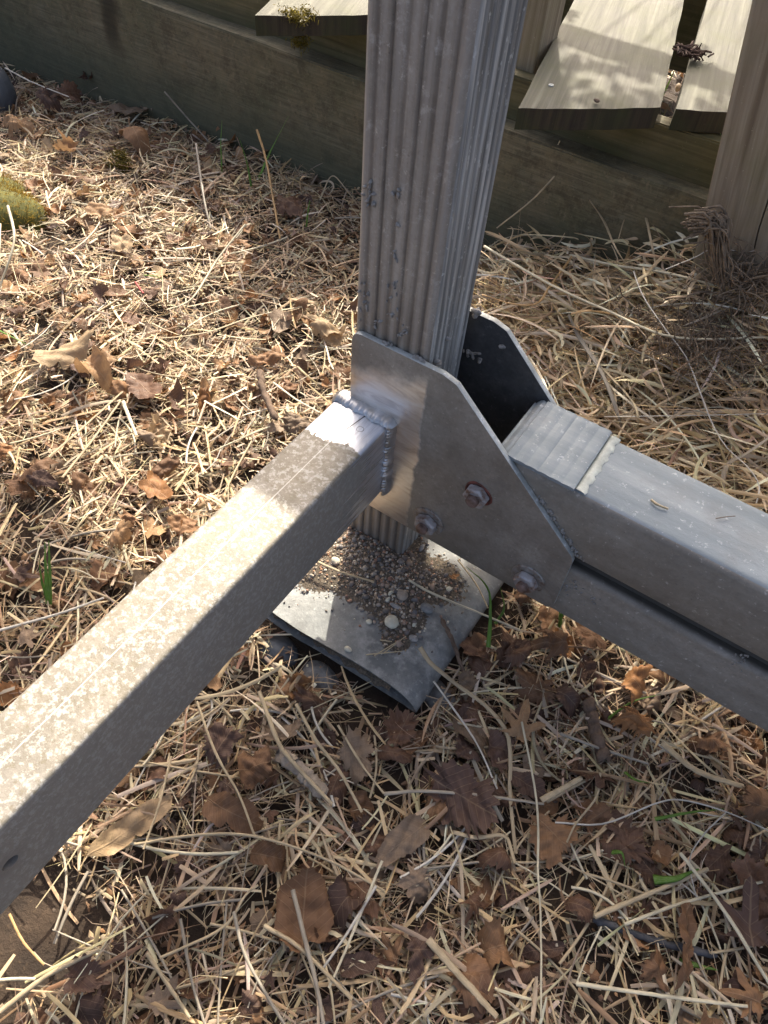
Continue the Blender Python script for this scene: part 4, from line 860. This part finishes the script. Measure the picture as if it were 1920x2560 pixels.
ST = [
 ([(1305,1805),(1342,2007),(1345,2181),(1352,2297),(1353,2545)], .002, .0030, pale, "long straight pale stalk running down the lower right of the photo", 1),
 ([(1701,2132),(1816,2285),(1920,2453),(2010,2590)], [.01,.01,.005,0], .0050, pale, "thick pale stalk slanting to the lower right edge over the maple leaf", 1),
 ([(1487,2291),(1654,2221),(1770,2172)], -.008, .0062, tan, "thick tan stalk beside a wide green blade", 1),
 ([(1562,2311),(1712,2256),(1930,2198)], -.006, .0040, pale, "pale stalk crossing under the slanting thick one", 1),
 ([(1440,2459),(1683,2493),(1869,2516)], -.004, .0044, pale, "pale stalk lying level at the bottom right", 1),
 ([(1070,2349),(1150,2440),(1243,2542)], -.008, .0085, tan, "wide flat straw piece at the bottom middle", .3),
 ([(1050,1618),(1079,1660),(1151,1718),(1220,1770),(1272,1845),(1275,1984),(1290,2134)], [.03,.02,.0,-.01,-.01,-.02,-.02], .0065, tan, "ribbon of dry grass curving off the folded edge of the foot plate", .25),
 ([(1084,1703),(1116,1747),(1191,1857),(1243,1972)], -.006, .0030, wht, "thin whitish wavy stem right of the foot plate", 1),
 ([(960,1985),(1047,1978),(1191,1987),(1360,2010)], -.008, .0046, gry, "grey stalk lying level across the dark leaf", 1),
 ([(1388,2056),(1510,2059),(1643,2007),(1712,2001),(1816,2030),(1930,2080)], [-.01,-.005,.005,.005,0,0], .0022, wht, "thin white wavy root in the lower right", 1),
 ([(1816,2030),(1758,2088),(1724,2152),(1741,2244)], -.006, .0018, wht, "thin white root curling down beside the green blade", 1),
 ([(1426,2164),(1510,2210),(1571,2246)], -.006, .0022, tan, "thin stalk crossing the long vertical stalk's right", 1),
 ([(1504,2317),(1469,2389),(1440,2461)], -.004, .0020, pale, "short thin stem hooking down to the level stalk", 1),
 ([(1654,1857),(1741,1926),(1860,1967)], -.006, .0090, tan, "broad dry blade below the cross beam at right", .2),
 ([(1400,1834),(1510,1874),(1620,1909)], -.008, .0045, gry, "grey stalk below the cross beam", 1),
 ([(1133,2080),(1191,2094),(1262,2091),(1287,2158)], -.010, .0055, tan, "bent flat straw left of the long vertical stalk", .3),
 ([(1353,2001),(1455,1944)], -.008, .0080, tan, "short wide split straw piece right of the vertical stalk", .3),
 ([(1501,1932),(1492,1990),(1440,2059),(1417,2106)], -.006, .0028, tan, "kinked thin stalk right of the vertical stalk", 1),
 ([(492,1753),(538,1880),(596,1984),(637,2091)], -.004, .0034, tan, "stalk slanting down from the side tube to the brown leaf", 1),
 ([(584,2279),(613,2389),(677,2505),(718,2570)], -.004, .0040, gry, "grey stalk running off the bottom left of the reddish leaf", 1),
 ([(732,2224),(764,2354),(793,2470),(810,2570)], .004, .0052, gry, "thick grey stalk lying on the large reddish brown leaf", 1),
 ([(660,2314),(752,2372),(880,2499)], -.002, .0050, tan, "yellowish stalk crossing the thick grey stalk", 1),
 ([(336,2111),(492,2088),(637,2091),(810,2146),(960,2227)], [-.01,0,.004,0,-.01], .0036, tan, "long arching stalk across the lower middle", 1),
 ([(367,2383),(475,2545)], -.006, .0045, tan, "straight stalk at the bottom left by the pale leaf", 1),
 ([(451,2297),(480,2453),(515,2570)], -.008, .0036, gry, "grey stalk left of the bottom left yellow one", 1),
 ([(400,2395),(555,2320),(613,2239),(645,2213)], -.004, .0032, tan, "forked looking stalk in the lit patch at the bottom", 1),
 ([(955,2152),(868,2366),(822,2470)], -.004, .0034, pale, "first of three parallel pale straws right of the reddish leaf", 1),
 ([(940,2215),(870,2330),(808,2420)], -.004, .0034, wht, "shortest of the parallel pale straws right of the reddish leaf", 1),
 ([(845,1813),(903,1909),(960,1984)], -.006, .0032, tan, "stalk below the foot plate front edge", 1),
 ([(648,1729),(694,1851),(741,1915),(830,2010)], -.006, .0058, tan, "thick knotted stalk left of the foot plate", 1),
 ([(740,1760),(790,1850),(850,1930),(905,2030)], -.008, .0048, tan, "thick straw leaving the foot plate's front edge", 1),
 ([(0,2530),(116,2441),(249,2372)], -.016, .0060, tan, "stalk on the bare soil in the bottom left corner", 1),
 ([(23,2285),(58,2354),(110,2412)], -.020, .0030, org, "thin bent orange stem on the bare soil", 1),
 ([(428,1891),(399,2007),(359,2123)], -.008, .0034, tan, "stalk crossing the long tan leaf", 1),
 ([(-10,1578),(145,1535),(260,1494)], -.012, .0044, wht, "long pale stalk at the left edge above the side tube", 1),
 ([(116,1147),(200,1075),(307,979)], -.006, .0052, tan, "thick stalk ending at the dark rounded leaf", 1),
 ([(156,1194),(235,1095),(301,1003)], -.006, .0052, tan, "second thick stalk ending at the dark rounded leaf, right of the other", 1),
 ([(307,1003),(341,1089)], -.006, .0070, pale, "short wide pale straw below the dark rounded leaf", .4),
 ([(683,956),(740,998),(799,1031)], -.006, .0042, pale, "pale stalk pointing at the welded joint", 1),
 ([(613,561),(544,648),(480,746),(417,775)], [.03,.0,-.015,-.02], .0052, pale, "long pale stalk left of the post rising to the right", 1),
 ([(347,718),(260,770),(174,822)], -.014, .0046, tan, "stalk lying in the sun below the tan leaf", 1),
 ([(790,760),(640,790),(500,835),(330,850)], -.010, .0046, tan, "long stalk lying level left of the metal post", 1),
 ([(411,229),(466,292),(521,353)], [.07,.02,-.02], .0060, gry, "grey stick leaning against the dark board", 1),
 ([(20,515),(35,602),(0,718)], [.06,.05,.0], .0060, pale, "bent pale stalk at the left edge by the mossy rock", 1),
 ([(0,560),(-5,700)], .03, .0060, tan, "stalk cut by the left edge below the mossy rock", 1),
 ([(1211,616),(1381,714),(1510,772),(1684,843),(1930,843)], [.12,.11,.10,.09,.08], .0064, pale, "very long thick pale stalk from the post to the right edge", 1),
 ([(1425,638),(1537,663),(1671,683),(1818,723),(1930,752)], [.06,.06,.06,.05,.04], .0070, pale, "long pale stalk along the dark board at right", 1),
 ([(1430,641),(1376,714),(1341,759),(1278,759),(1205,736)], [.06,.05,.04,.03,.03], .0050, org, "bright orange bent stalk right of the metal post", 1),
 ([(1421,787),(1448,843),(1501,924),(1537,1013),(1559,1084)], [.07,.06,.05,.03,.01], .0100, gry, "broad spotted dry blade behind the cross beam", .25),
 ([(1510,924),(1581,1004),(1595,1053),(1590,1089)], [.05,.03,.02,.01], .0050, tan, "side blade splitting from the broad spotted one", .3),
 ([(1428,785),(1470,777),(1530,785),(1590,800)], [.07,.07,.06,.05], .0070, org, "folded brown blade at the top of the broad spotted one", .3),
 ([(1584,678),(1608,741),(1662,821),(1715,892),(1751,982),(1782,1062),(1818,1120),(1871,1169),(1898,1214),(1891,1258)], [.09,.09,.08,.08,.07,.06,.06,.05,.04,.03], .0030, wht, "long thin pale root curving down behind the beam", 1),
 ([(1662,674),(1738,643),(1773,625),(1827,625),(1862,632),(1930,612)], [.10,.10,.11,.11,.11,.11], .0026, wht, "thin wavy root in front of the leaning wooden post", 1),
 ([(1510,1042),(1626,1040),(1804,1037),(1930,1033)], .02, .0022, wht, "thin straight pale stem behind the beam end", 1),
 ([(1560,862),(1680,925),(1790,1000)], .04, .0044, gry, "grey slanting stalk under the long curving root", 1),
 ([(1474,500),(1510,554),(1537,616),(1568,665)], [.17,.13,.09,.05], .0055, tan, "dry blade standing up against the dark board", .3),
 ([(1608,513),(1622,576),(1640,665)], [.15,.11,.05], .0060, tan, "wide upright dry blade left of the root clump", .3),
 ([(1577,509),(1559,554),(1546,598)], [.14,.11,.08], .0026, tan, "thin dark tipped stem against the dark board", 1),
 ([(1405,420),(1330,500),(1242,570)], [.20,.14,.08], .0040, tan, "dry stem reaching up over the dark board beside the post", 1),
 ([(642,324),(666,405),(700,596)], [.10,.06,-.01], .0058, org, "orange upright stalk with a hooked tip by the board", 1),
 ([(490,358),(509,492),(527,570)], [.05,.01,-.02], .0060, gry, "flat grey straw standing in the shade by the board", .4),
 ([(800,500),(830,440),(870,480),(900,520)], [.0,.05,.03,.0], .0040, tan, "looped straw just left of the metal post", .5),
 ([(13,170),(80,205),(172,242)], [.02,.01,.0], .0050, wht, "pale straw against the dark board at the top left", 1),
 ([(735,1375),(840,1425),(935,1455)], [.024,.020,.016], .0048, tan, "straw bundle lying across the gravel on the foot plate", .6),
 ([(1022,1450),(1080,1483),(1200,1533),(1300,1575)], [.016,.012,.010,.010], .0038, pale, "thin pale stalk lying over the foot plate's folded edge", 1),
 ([(1145,1400),(1190,1460),(1220,1520)], [.01,.01,.01], .0030, tan, "stalk under the front plate's lower edge", 1),
]
for pts, z, wd, c, lab, fl in ST: stalk(pts, z, wd, np.array(c) * rng.uniform(.85, 1.05), lab, flat=fl if fl < 1 else rng.choice([.45, .65, .9]), sides=8)
gl = [("dry straw stalk lying on top of the litter", "straw stalks lying on the litter"), ("grey weathered straw lying on top of the litter", "grey straws lying on the litter")]
k = 0
while k < 225:
    a, b = rng.uniform(0, 1920), rng.uniform(450, 2560)
    p = P(a, b, 2, -.03)
    if p[1] > .8 or (-.17 < p[0] < .18 and -.22 < p[1] < .25): continue
    L_ = rng.uniform(.05, .15); h = rng.uniform(0, 6.28); cv = rng.normal(0, .25); n = 5
    t = np.linspace(-.5, .5, n); X = p[0] + L_ * t * math.cos(h) - cv * L_ * t * t * math.sin(h); Y = p[1] + L_ * t * math.sin(h) + cv * L_ * t * t * math.cos(h)
    if (Y > .83).any() or ((X > -.15) & (X < .16) & (Y > -.2) & (Y < .22)).any(): continue
    Z = soil(X, Y) + .030 + .008 * rng.random() + rng.normal(0, .05) * L_ * t
    W = np.stack([X, Y, Z], -1); o0 = W.mean(0); path = smooth_path(W - o0, 8); rad = rng.uniform(.0009, .0021); V, Q = sweep(path, rad, 5, rng.choice([1, .35]))
    gi = int(rng.random() < .25); c = np.array(gry if gi else [pale, tan, wht, tan][rng.integers(4)]) * rng.uniform(.8, 1.1)
    uv = np.stack([np.repeat(np.linspace(0, 4, 8), 5), np.tile(np.linspace(0, 1, 5), 8)], -1)
    o = link("dry_stalk", fast_mesh("dry_stalk", V, Q, np.tile(c, (len(V), 1)), uv), m_straw, loc=o0); lg = ('long ' if L_ > .11 else 'short ' if L_ < .075 else 'medium long ') + ['pale', 'grey'][gi] + ' loose straw ' + region(p[0], p[1]); tag(o, lg, 'dry stalk', 'straws ' + region(p[0], p[1])); k += 1

# ------------------------------------------------------------------ green blades
def green(specs, label, group=None):
    "a tuft: one Empty with a blade mesh per blade, or a single mesh when there is one blade"
    g0 = (.13, .28, .03)
    if len(specs) == 1:
        pts, z, wd = specs[0]; return stalk(pts, z, wd, g0, label, group, .2, "green blade", "young_grass", m_green, 6, .15, 14)
    base = P(*specs[0][0][0], 2, specs[0][1][0]); e = empty("grass_tuft", base, label, "green tuft", group)
    for pts, z, wd in specs:
        o = stalk(pts, z, wd, np.array(g0) * rng.uniform(.8, 1.2), None, None, .2, None, "blade", m_green, 6, .15, 14); o.parent = e; o.location = o.location - e.location
    return e
green([([(122,1510),(115,1440),(112,1355)], [-.03,.01,.05], .009), ([(124,1510),(125,1440),(122,1352)], [-.03,.01,.05], .009), ([(120,1500),(104,1450),(98,1400)], [-.03,.0,.03], .006)], "bright green tuft of two wide blades left of the side tube")
green([([(630,480),(618,410),(598,345)], [-.02,.03,.08], .006), ([(645,450),(680,370),(722,290)], [-.02,.04,.11], .008), ([(555,430),(552,360),(555,300)], [-.02,.03,.07], .004)], "green blades growing against the dark board left of the post")
green([([(1221,1618),(1226,1540),(1219,1470),(1165,1415)], [.0,.02,.05,.05], .0065), ([(1238,1560),(1260,1520),(1250,1465)], [-.02,.0,.03], .005)], "green blades rising beside the folded foot plate edge")
green([([(1400,1572),(1405,1535),(1425,1505)], [-.03,.0,.02], .009), ([(1395,1570),(1398,1540),(1400,1515)], [-.03,.0,.02], .006)], "short green blades under the lower right plate corner")
green([([(1515,1800),(1580,1755),(1654,1735)], [-.02,-.01,.0], .004)], "thin green blade below the cross beam")
green([([(1637,2048),(1720,2032),(1811,2022)], [-.01,-.005,-.005], .005)], "thin green blade beside the white wavy root")
green([([(1635,2200),(1690,2195),(1747,2172)], [-.01,-.002,-.005], .011)], "wide green blade lying along the thick tan stalk")
green([([(1530,2130),(1555,2133),(1562,2165)], [-.01,.0,-.01], .006)], "small curled green blade right of the vertical stalk")
green([([(1562,1930),(1590,1950),(1625,1958)], [-.01,.0,-.01], .005)], "small green sprout near the kinked stalk")
green([([(1700,2405),(1750,2415),(1795,2425)], -.02, .008)], "green blade half hidden beside the narrow upright leaf")
green([([(360,688),(385,690),(415,702)], [-.02,-.01,-.02], .005)], "small green blade in the sunlit straw")
green([([(-5,825),(35,845),(75,865)], [-.01,-.01,-.02], .005)], "green tinged blade at the left edge in the sun")
green([([(765,575),(770,530),(775,500)], [-.02,.02,.04], .006)], "green blade close to the left side of the metal post")
green([([(1480,1100),(1490,1082),(1505,1060)], [.0,.01,.02], .006)], "short green blade behind the beam end")
# far green grass behind the walkway, sunlit straw and leaves too
n = 500; x = U(-1.0, .2, n); y = U(1.0, 3.4, n)
A = blades(x, y, np.full(n, -.02), U(0, 6.28, n), U(.05, .16, n), U(.003, .007, n), 4, pitch=U(.6, 1.5, n), arch=rng.normal(0, .2, n), roll=U(-1, 1, n), tip=1, col=np.tile([[.16, .30, .04]], (n, 1)) * U(.7, 1.3, n)[:, None])
emit("green_grass", [A], m_green, "sunlit green grass growing behind the walkway", "grass")
n = 6000; x = U(-2.6, .6, n); y = U(.96, 3.6, n)
B1 = blades(x, y, soil(x, y) * 0 - .05 + .03 * rng.random(n), U(0, 6.28, n), U(.03, .12, n), U(.002, .006, n), 3, pitch=rng.normal(0, .2, n), curv=rng.normal(0, .5, n), roll=rng.normal(0, .5, n), col=pal(n))
B2 = blades(x[::2], y[::2], -.045 + .03 * rng.random(n // 2), U(0, 6.28, n // 2), U(.03, .07, n // 2), U(.02, .04, n // 2), 3, pitch=rng.normal(0, .3, n // 2), curv=rng.normal(0, 1, n // 2), arch=rng.normal(0, .4, n // 2), roll=rng.normal(0, .4, n // 2), col=np.clip(LC[rng.choice(8, n // 2)] * 1.1, 0, .8))
emit("far_litter", [B1, B2], m_straw, "sunlit straw and leaves on the ground beyond the walkway", "litter")

# ------------------------------------------------------------------ stones, twigs, roots, moss
def rock(name, c, r, m, label, cat, group=None, sub=3, rough=.18, seed=0, parent=None):
    bm = bmesh.new(); bmesh.ops.create_icosphere(bm, subdivisions=sub, radius=1); r_ = np.random.default_rng(seed); D = r_.normal(size=(7, 3)); D /= np.linalg.norm(D, axis=1)[:, None]; ph = r_.random(7) * 6
    for v in bm.verts:
        p = np.array(v.co); f = 1 + rough * sum(math.sin(3.2 * (p @ d) + q) for d, q in zip(D, ph)) / 3; v.co = Vector(p * f * np.array(r))
    me = bpy.data.meshes.new(name); bm.to_mesh(me); bm.free(); o = link(name, me, m, parent, loc=c, smooth=50); tag(o, label, cat, group); return o
mc = P(-12, 512, 2, -.02); mr_ = 118 * project(mc)[2] / F
mrk = rock("mossy_rock", (mc[0], mc[1], -.04), (mr_ * .92, mr_ * .92, .060), m_mossrock, "rounded rock covered in golden green moss at the left edge", "mossy rock", sub=4, rough=.30, seed=3)
me = mrk.data; vs = np.array([v.co for v in me.vertices]); nr = np.array([v.normal for v in me.vertices]); pick = rng.choice(len(vs), 9000); ok = nr[pick][:, 2] > -.1; pick = pick[ok]; n = len(pick)
b0_ = vs[pick] + rng.normal(0, .0035, (n, 3)); nn = nr[pick] + rng.normal(0, .45, (n, 3)); nn /= np.linalg.norm(nn, axis=1)[:, None]; ln = U(.003, .009, n)[:, None]; sd = np.cross(nn, rng.normal(size=(n, 3))); sd /= np.linalg.norm(sd, axis=1)[:, None]
V = np.stack([b0_ - sd * .0007, b0_ + sd * .0007, b0_ + nn * ln + sd * .0002, b0_ + nn * ln - sd * .0002], 1).reshape(-1, 3); Q = np.arange(4 * n).reshape(-1, 4)
mcols = np.repeat(np.clip(np.array([.27, .19, .03]) * U(.5, 1.5, n)[:, None] + np.array([.08, .03, 0]) * rng.random((n, 1)), 0, 1), 4, 0)
o = link("moss", fast_mesh("moss", V, Q, mcols, np.zeros((4 * n, 2))), m_green, mrk, loc=(0, 0, 0)); tag(o, kind="stuff")
def mossclump(name, cs, label, parent=None, spread=.02, n=900, down=False):
    cs = np.array(cs); i = rng.integers(0, len(cs), n); p = cs[i] + rng.normal(0, spread, (n, 3)) * np.array([1, .5, .5]); nn = rng.normal(size=(n, 3)); nn[:, 2] = np.abs(nn[:, 2]) * (-1 if down else 1); nn[:, 1] -= .6; nn /= np.linalg.norm(nn, axis=1)[:, None]
    ln = U(.004, .011, n)[:, None]; sd = np.cross(nn, rng.normal(size=(n, 3))); sd /= np.linalg.norm(sd, axis=1)[:, None]
    V = np.stack([p - sd * .0012, p + sd * .0012, p + nn * ln + sd * .0004, p + nn * ln - sd * .0004], 1).reshape(-1, 3)
    c = np.repeat(np.array([.16, .13, .02]) * U(.4, 1.4, n)[:, None], 4, 0); me = fast_mesh(name, V, np.arange(4 * n).reshape(-1, 4), c, np.zeros((4 * n, 2)))
    return me
bpy.context.view_layer.update()
me = mossclump("moss", [P(720, 34, 2, ZT), P(745, 40, 2, ZT), P(770, 32, 2, ZT), P(735, 62, 1, .775), P(752, 80, 1, .78), P(750, 105, 1, .80)], None, spread=.011, n=1500, down=True)
o = bpy.data.objects.new("moss", me); COL.objects.link(o); me.materials.append(m_green); o.parent = pl0; o.matrix_parent_inverse = pl0.matrix_world.inverted(); o["kind"] = "stuff"
p = P(290, 415, 2, -.025); me = mossclump("moss_patch", [np.zeros(3), np.array([.02, .01, 0]), np.array([-.01, .03, 0.01])], None, spread=.014, n=900); o = link("moss_patch", me, m_green, loc=p); tag(o, "small green moss patch among leaves near the dark board", "moss", kind=None)
p = P(-8, 222, 2, -.02); rock("dark_stone", (p[0], p[1], -.03), (.045, .05, .06), m_bluestone, "dark blue grey stone at the left edge by the board", "stone", seed=5)
p = P(1085, 1740, 2, -.05); rock("concrete_lump", (p[0], p[1], -.05), (.030, .022, .016), m_grey, "rough grey concrete lump beside the folded foot plate", "concrete lump", sub=4, rough=.5, seed=8)
p = P(690, 1625, 2, -.05); rock("dark_stone", (p[0], p[1], -.055), (.035, .025, .02), m_bluestone, "dark stone under the front edge of the foot plate", "stone", seed=9)
p = P(800, 1690, 2, -.05); rock("dark_stone", (p[0], p[1], -.057), (.030, .022, .018), m_grey, "grey stone in the shade in front of the foot plate", "stone", seed=11)
def twig(pts, z, wd, m, label, cat="twig", name="twig", flat=1.0):
    zs = z if isinstance(z, (list, tuple)) else [z] * len(pts); W = np.array([P(a, b, 2, q) for (a, b), q in zip(pts, zs)]); o0 = W.mean(0); path = smooth_path(W - o0, 26); path += rng.normal(0, wd * .05, path.shape)
    V, Q = sweep(path, wd / 2 * (1 + .12 * rng.normal(size=26)) * np.r_[.4, np.ones(24), .4], 9, flat); V += rng.normal(0, wd * .025, V.shape)
    o = link(name, fast_mesh(name, V, Q), m, loc=o0); tag(o, label, cat); return o
twig([(648, 925), (662, 985), (690, 1050)], -.008, .0125, m_bark, "short brown wood stick in the sunlit straw")
twig([(1469, 1747), (1490, 1830), (1512, 1905)], -.012, .017, m_bark, "dark rough bark stick below the cross beam")
twig([(1481, 2297), (1560, 2325), (1650, 2355), (1793, 2389)], -.020, .0085, m_slate, "slate grey stick half buried near the narrow upright leaf")
twig([(1103, 1546), (1130, 1600), (1160, 1680), (1185, 1725)], [.012, .004, -.015, -.03], .0058, m_bark, "thin brown twig leaning on the folded foot plate edge")
twig([(694, 1880), (750, 1925), (815, 1992)], -.016, .020, m_chip, "splintered wide grey wood chip below the foot plate", "wood chip", "wood_chip", .35)
twig([(130, 930), (150, 880), (160, 850)], -.01, .009, m_bark, "short thick twig beside the pale tan leaf at left")
twig([(338, 705), (350, 722), (358, 733)], -.006, .004, m_red, "tiny bright red stem in the sunlit litter", "red stem", "red_stem")
twig([(1920, 690), (1800, 730), (1700, 800), (1640, 850)], [.14, .13, .10, .07], .0075, m_root, "dark woody root slanting through the dry grass at right", "root", "root")
twig([(1010,520+730),(1016,1262),(1030,1275)], .005, .002, m_bark, "tiny bark crumb resting near the post foot") if False else None
def clump(center, spread, n, rr, m, label, name="root_clump", cat="root clump", L=.05, flat=.5, curvy=.5):
    parts = []
    for _ in range(n):
        c = np.array([rng.normal(0, spread[0]), rng.normal(0, spread[1]), abs(rng.normal(0, spread[2]))]); d = rng.normal(size=3); d[2] *= flat; d /= np.linalg.norm(d); pts = [c]
        for _k in range(4): d = d + rng.normal(0, curvy, 3); d /= np.linalg.norm(d); pts.append(pts[-1] + d * L / 4 * rng.uniform(.6, 1.4))
        parts.append(sweep(smooth_path(pts, 8), rng.uniform(*rr), 4))
    V, Q = join(parts); o = link(name, fast_mesh(name, V, Q), m, loc=center); tag(o, label, cat); return o
p = P(1745, 860, 2, .115); clump(p, (.055, .040, .010), 420, (.0004, .0012), m_root, "tangled clump of fine dark roots behind the cross beam", L=.06)
p = P(1880, 715, 2, .19); clump(p, (.03, .02, .010), 150, (.0006, .0016), m_root, "fibrous root tuft at the right edge by the wooden post", L=.09)
# upright root tuft in front of the leaning post
b = P(1805, 705, 1, .70); parts = []
for _ in range(120):
    a = b + rng.normal(0, .006, 3); t = P(1790, 560, 1, b[1] - .01) + rng.normal(0, .010, 3); e = t + np.array([-.035 * rng.random() - .005, -.01, -.012 * rng.random()]) + rng.normal(0, .006, 3)
    parts.append(sweep(smooth_path(np.array([a, (a + t) / 2 + rng.normal(0, .004, 3), t, e]) - b, 9), rng.uniform(.0008, .0024), 4))
V, Q = join(parts); o = link("dead_stem_tuft", fast_mesh("dead_stem_tuft", V, Q), m_root, loc=b); tag(o, "dead frayed plant stump standing in front of the leaning post", "dead plant")
# bark crumb on the planks
p = P(1722, 132, 2, ZT + .012); clump(p, (.014, .008, .003), 90, (.0010, .0028), m_darkbark, "dark shredded bark clump lying across the gap of two planks", "bark_clump", "bark", L=.020, flat=.15, curvy=.12)
p = P(1492, 252, 2, ZT + .004); rock("wood_crumb", tuple(p), (.006, .004, .003), m_bark, "tiny brown crumb near the front end of the wide plank", "crumb", seed=2, sub=2)
for lab, pts in (("curved dead leaf bit lying on the beam top", [(1628, 1250), (1645, 1262), (1670, 1272)]), ("thin dark stem bit lying on the beam top", [(1790, 1296), (1815, 1292), (1838, 1290)])):
    stalk(pts, [.3085, .3095, .3085], .0032 if 'leaf' in lab else .0012, tan if 'leaf' in lab else (.15, .1, .06), lab, cat="plant bit", name="plant_bit")
for lab, pts in (("pale curved stem bit on the side board's ledge", [(1400, 352), (1390, 370), (1372, 388)]),): stalk(pts, [.245, .23, .2], .003, tan, lab)

# ------------------------------------------------------------------ gravel on the foot plate
cs = [(P(930, 1390, 2, 0), .040, .015), (P(990, 1450, 2, 0), .034, .013), (P(1005, 1540, 2, 0), .020, .008), (P(1085, 1450, 2, 0), .026, .006), (P(800, 1410, 2, 0), .030, .006), (P(990, 1600, 2, 0), .014, .0045)]
def mound(x, y):
    z = np.zeros_like(x)
    for c, s, h in cs: z = np.maximum(z, h * np.exp(-((x - c[0]) ** 2 + (y - c[1]) ** 2) / (2 * s * s)))
    return z - .0022
n = 120; gx, gy = np.meshgrid(np.linspace(-.125, .12, n), np.linspace(-.165, .12, n), indexing='ij'); gz = mound(gx, gy) + .0012 * rng.random(gx.shape)
V = np.stack([gx, gy, gz], -1).reshape(-1, 3); i = np.arange(n - 1); A = (i[:, None] * n + i[None, :]).ravel(); Q = np.stack([A, A + n, A + n + 1, A + 1], 1); Q = Q[V[Q].max(1)[:, 2] > -.0002]
bed = link("gravel_bed", fast_mesh("gravel_bed", V, Q), m_sand); tag(bed, "grey sandy grit heaped around the post on the foot plate", "gravel", kind="stuff")
GC = np.array([[.12, .11, .10], [.24, .19, .14], [.38, .27, .17], [.48, .39, .28], [.17, .14, .12], [.36, .20, .12], [.55, .49, .38], [.28, .24, .19]])
def ico_pts(sub):
    bm = bmesh.new(); bmesh.ops.create_icosphere(bm, subdivisions=sub, radius=1); v = np.array([x.co for x in bm.verts]); f = np.array([[q.index for q in p.verts] for p in bm.faces]); bm.free(); return v, f
iv, if_ = ico_pts(1)
NP = 3600; xx = U(-.125, .13, NP * 4); yy = U(-.165, .1, NP * 4); dens = np.clip((mound(xx, yy) + .0022) / .006, 0, 1) ** 1.6; okk = rng.random(NP * 4) < dens + .012; xx, yy = xx[okk][:NP], yy[okk][:NP]; NP = len(xx)
rr = .0007 + .0019 * rng.random(NP) ** 2.2
VV = iv[None] * rr[:, None, None] * rng.uniform(.6, 1.3, (NP, 1, 3)) + rng.normal(0, .0001, (NP, len(iv), 3)) + np.stack([xx, yy, np.maximum(mound(xx, yy), 0) + rr * .4], -1)[:, None, :]
FF = (if_[None] + (np.arange(NP) * len(iv))[:, None, None]).reshape(-1, 3)
CC = np.repeat(np.clip(GC[rng.integers(0, 8, NP)] * (1 + .15 * rng.normal(size=(NP, 1))), .03, .7), len(iv), 0)
o = link("gravel_grains", fast_mesh("gravel_grains", VV.reshape(-1, 3), FF, CC), m_grain); tag(o, "fine mixed gravel grains on the foot plate", "gravel", kind="stuff")
pm = []
for s in range(6):
    bm = bmesh.new(); bmesh.ops.create_icosphere(bm, subdivisions=2, radius=1); r_ = np.random.default_rng(s); D = r_.normal(size=(5, 3))
    for v in bm.verts: q = np.array(v.co); v.co = Vector(q * (1 + .13 * sum(math.sin(1.8 * (q @ d) + s) for d in D) / 2) * np.array([1, .8, .62]))
    me = bpy.data.meshes.new("pebble"); bm.to_mesh(me); bm.free(); me.materials.append(m_peb); me.polygons.foreach_set("use_smooth", [True] * len(me.polygons)); pm.append(me)
k = 0
while k < 230:
    X, Y = rng.uniform(-.12, .125), rng.uniform(-.16, .06); d = float((mound(np.array(X), np.array(Y)) + .0022) / .008)
    if rng.random() > d: continue
    if -.106 < X < -.002 and Y > -.003: continue
    r = .0021 + .0034 * rng.random() ** 2.2; o = bpy.data.objects.new("pebble", pm[k % 6]); COL.objects.link(o); o.scale = (r, r, r); o.rotation_euler = (rng.normal(0, .4), rng.normal(0, .4), rng.uniform(0, 6))
    o.location = (X, Y, max(float(mound(np.array(X), np.array(Y))), 0) + r * .45); tag(o, "small rounded pebble in the gravel on the foot plate", "pebble", "pebbles on the foot plate"); k += 1
def big(px, py, rp, m, lab, sq=(1, .85, .6), seed=1):
    p = P(px, py, 2, .008); z = max(float(mound(np.array(p[0]), np.array(p[1]))), 0); r = rp * project(p)[2] / F; rock("pebble", (p[0], p[1], z + r * sq[2] * .6), (r * sq[0], r * sq[1], r * sq[2]), m, lab, "pebble", sub=3, rough=.10, seed=seed)
big(980, 1553, 20, m_pale, "largest pale cream pebble on the foot plate", seed=21)
big(1006, 1488, 16, m_chip, "round brown grey pebble above the cream one", (1, .9, .5), 22)
big(1068, 1517, 17, m_grey, "rough grey pebble right of the cream one", seed=23)
big(870, 1617, 10, m_pale, "small white pebble alone near the plate's front edge", (1, .8, .5), 24)
big(840, 1400, 12, m_pale, "pale pebble in the lit gravel beside the side tube", seed=25)
big(976, 1483, 8, m_pale, "narrow pale pebble stuck beside the brown grey one", (.6, 1, .6), 26)
big(970, 1497, 8, m_pale, "small tan pebble below the narrow pale one", (.6, 1, .6), 27)
big(1123, 1468, 8, m_pale, "pinkish pebble near the small round leaf", seed=28)
big(923, 1549, 8, m_pale, "yellowish pebble left of the cream one", seed=29)
big(1037, 1557, 8, m_pale, "oval cream pebble at the right of the heap", (.6, 1, .6), seed=30)
big(1055, 1365, 11, m_shell, "grey shell standing at the post foot", (.5, 1, .9), 31)
big(1035, 1590, 12, m_shell, "open bluish shell below the oval cream pebble", (1, .8, .4), 32)
big(990, 1513, 13, m_shell, "twisted grey shell piece above the cream pebble", (1.3, .5, .35), 33)
for i, pts in enumerate([[(915, 1637), (1005, 1628)], [(960, 1632), (1015, 1590)], [(950, 1600), (980, 1604)], [(935, 1640), (1000, 1600)]]):
    stalk(pts, [.004, .006], .0018, tan, ["thin straw bit lowest on the foot plate gravel", "slanting straw bit on the foot plate gravel", "shortest straw bit by the cream pebble", "crossing straw bit near the cream pebble"][i], n=4)
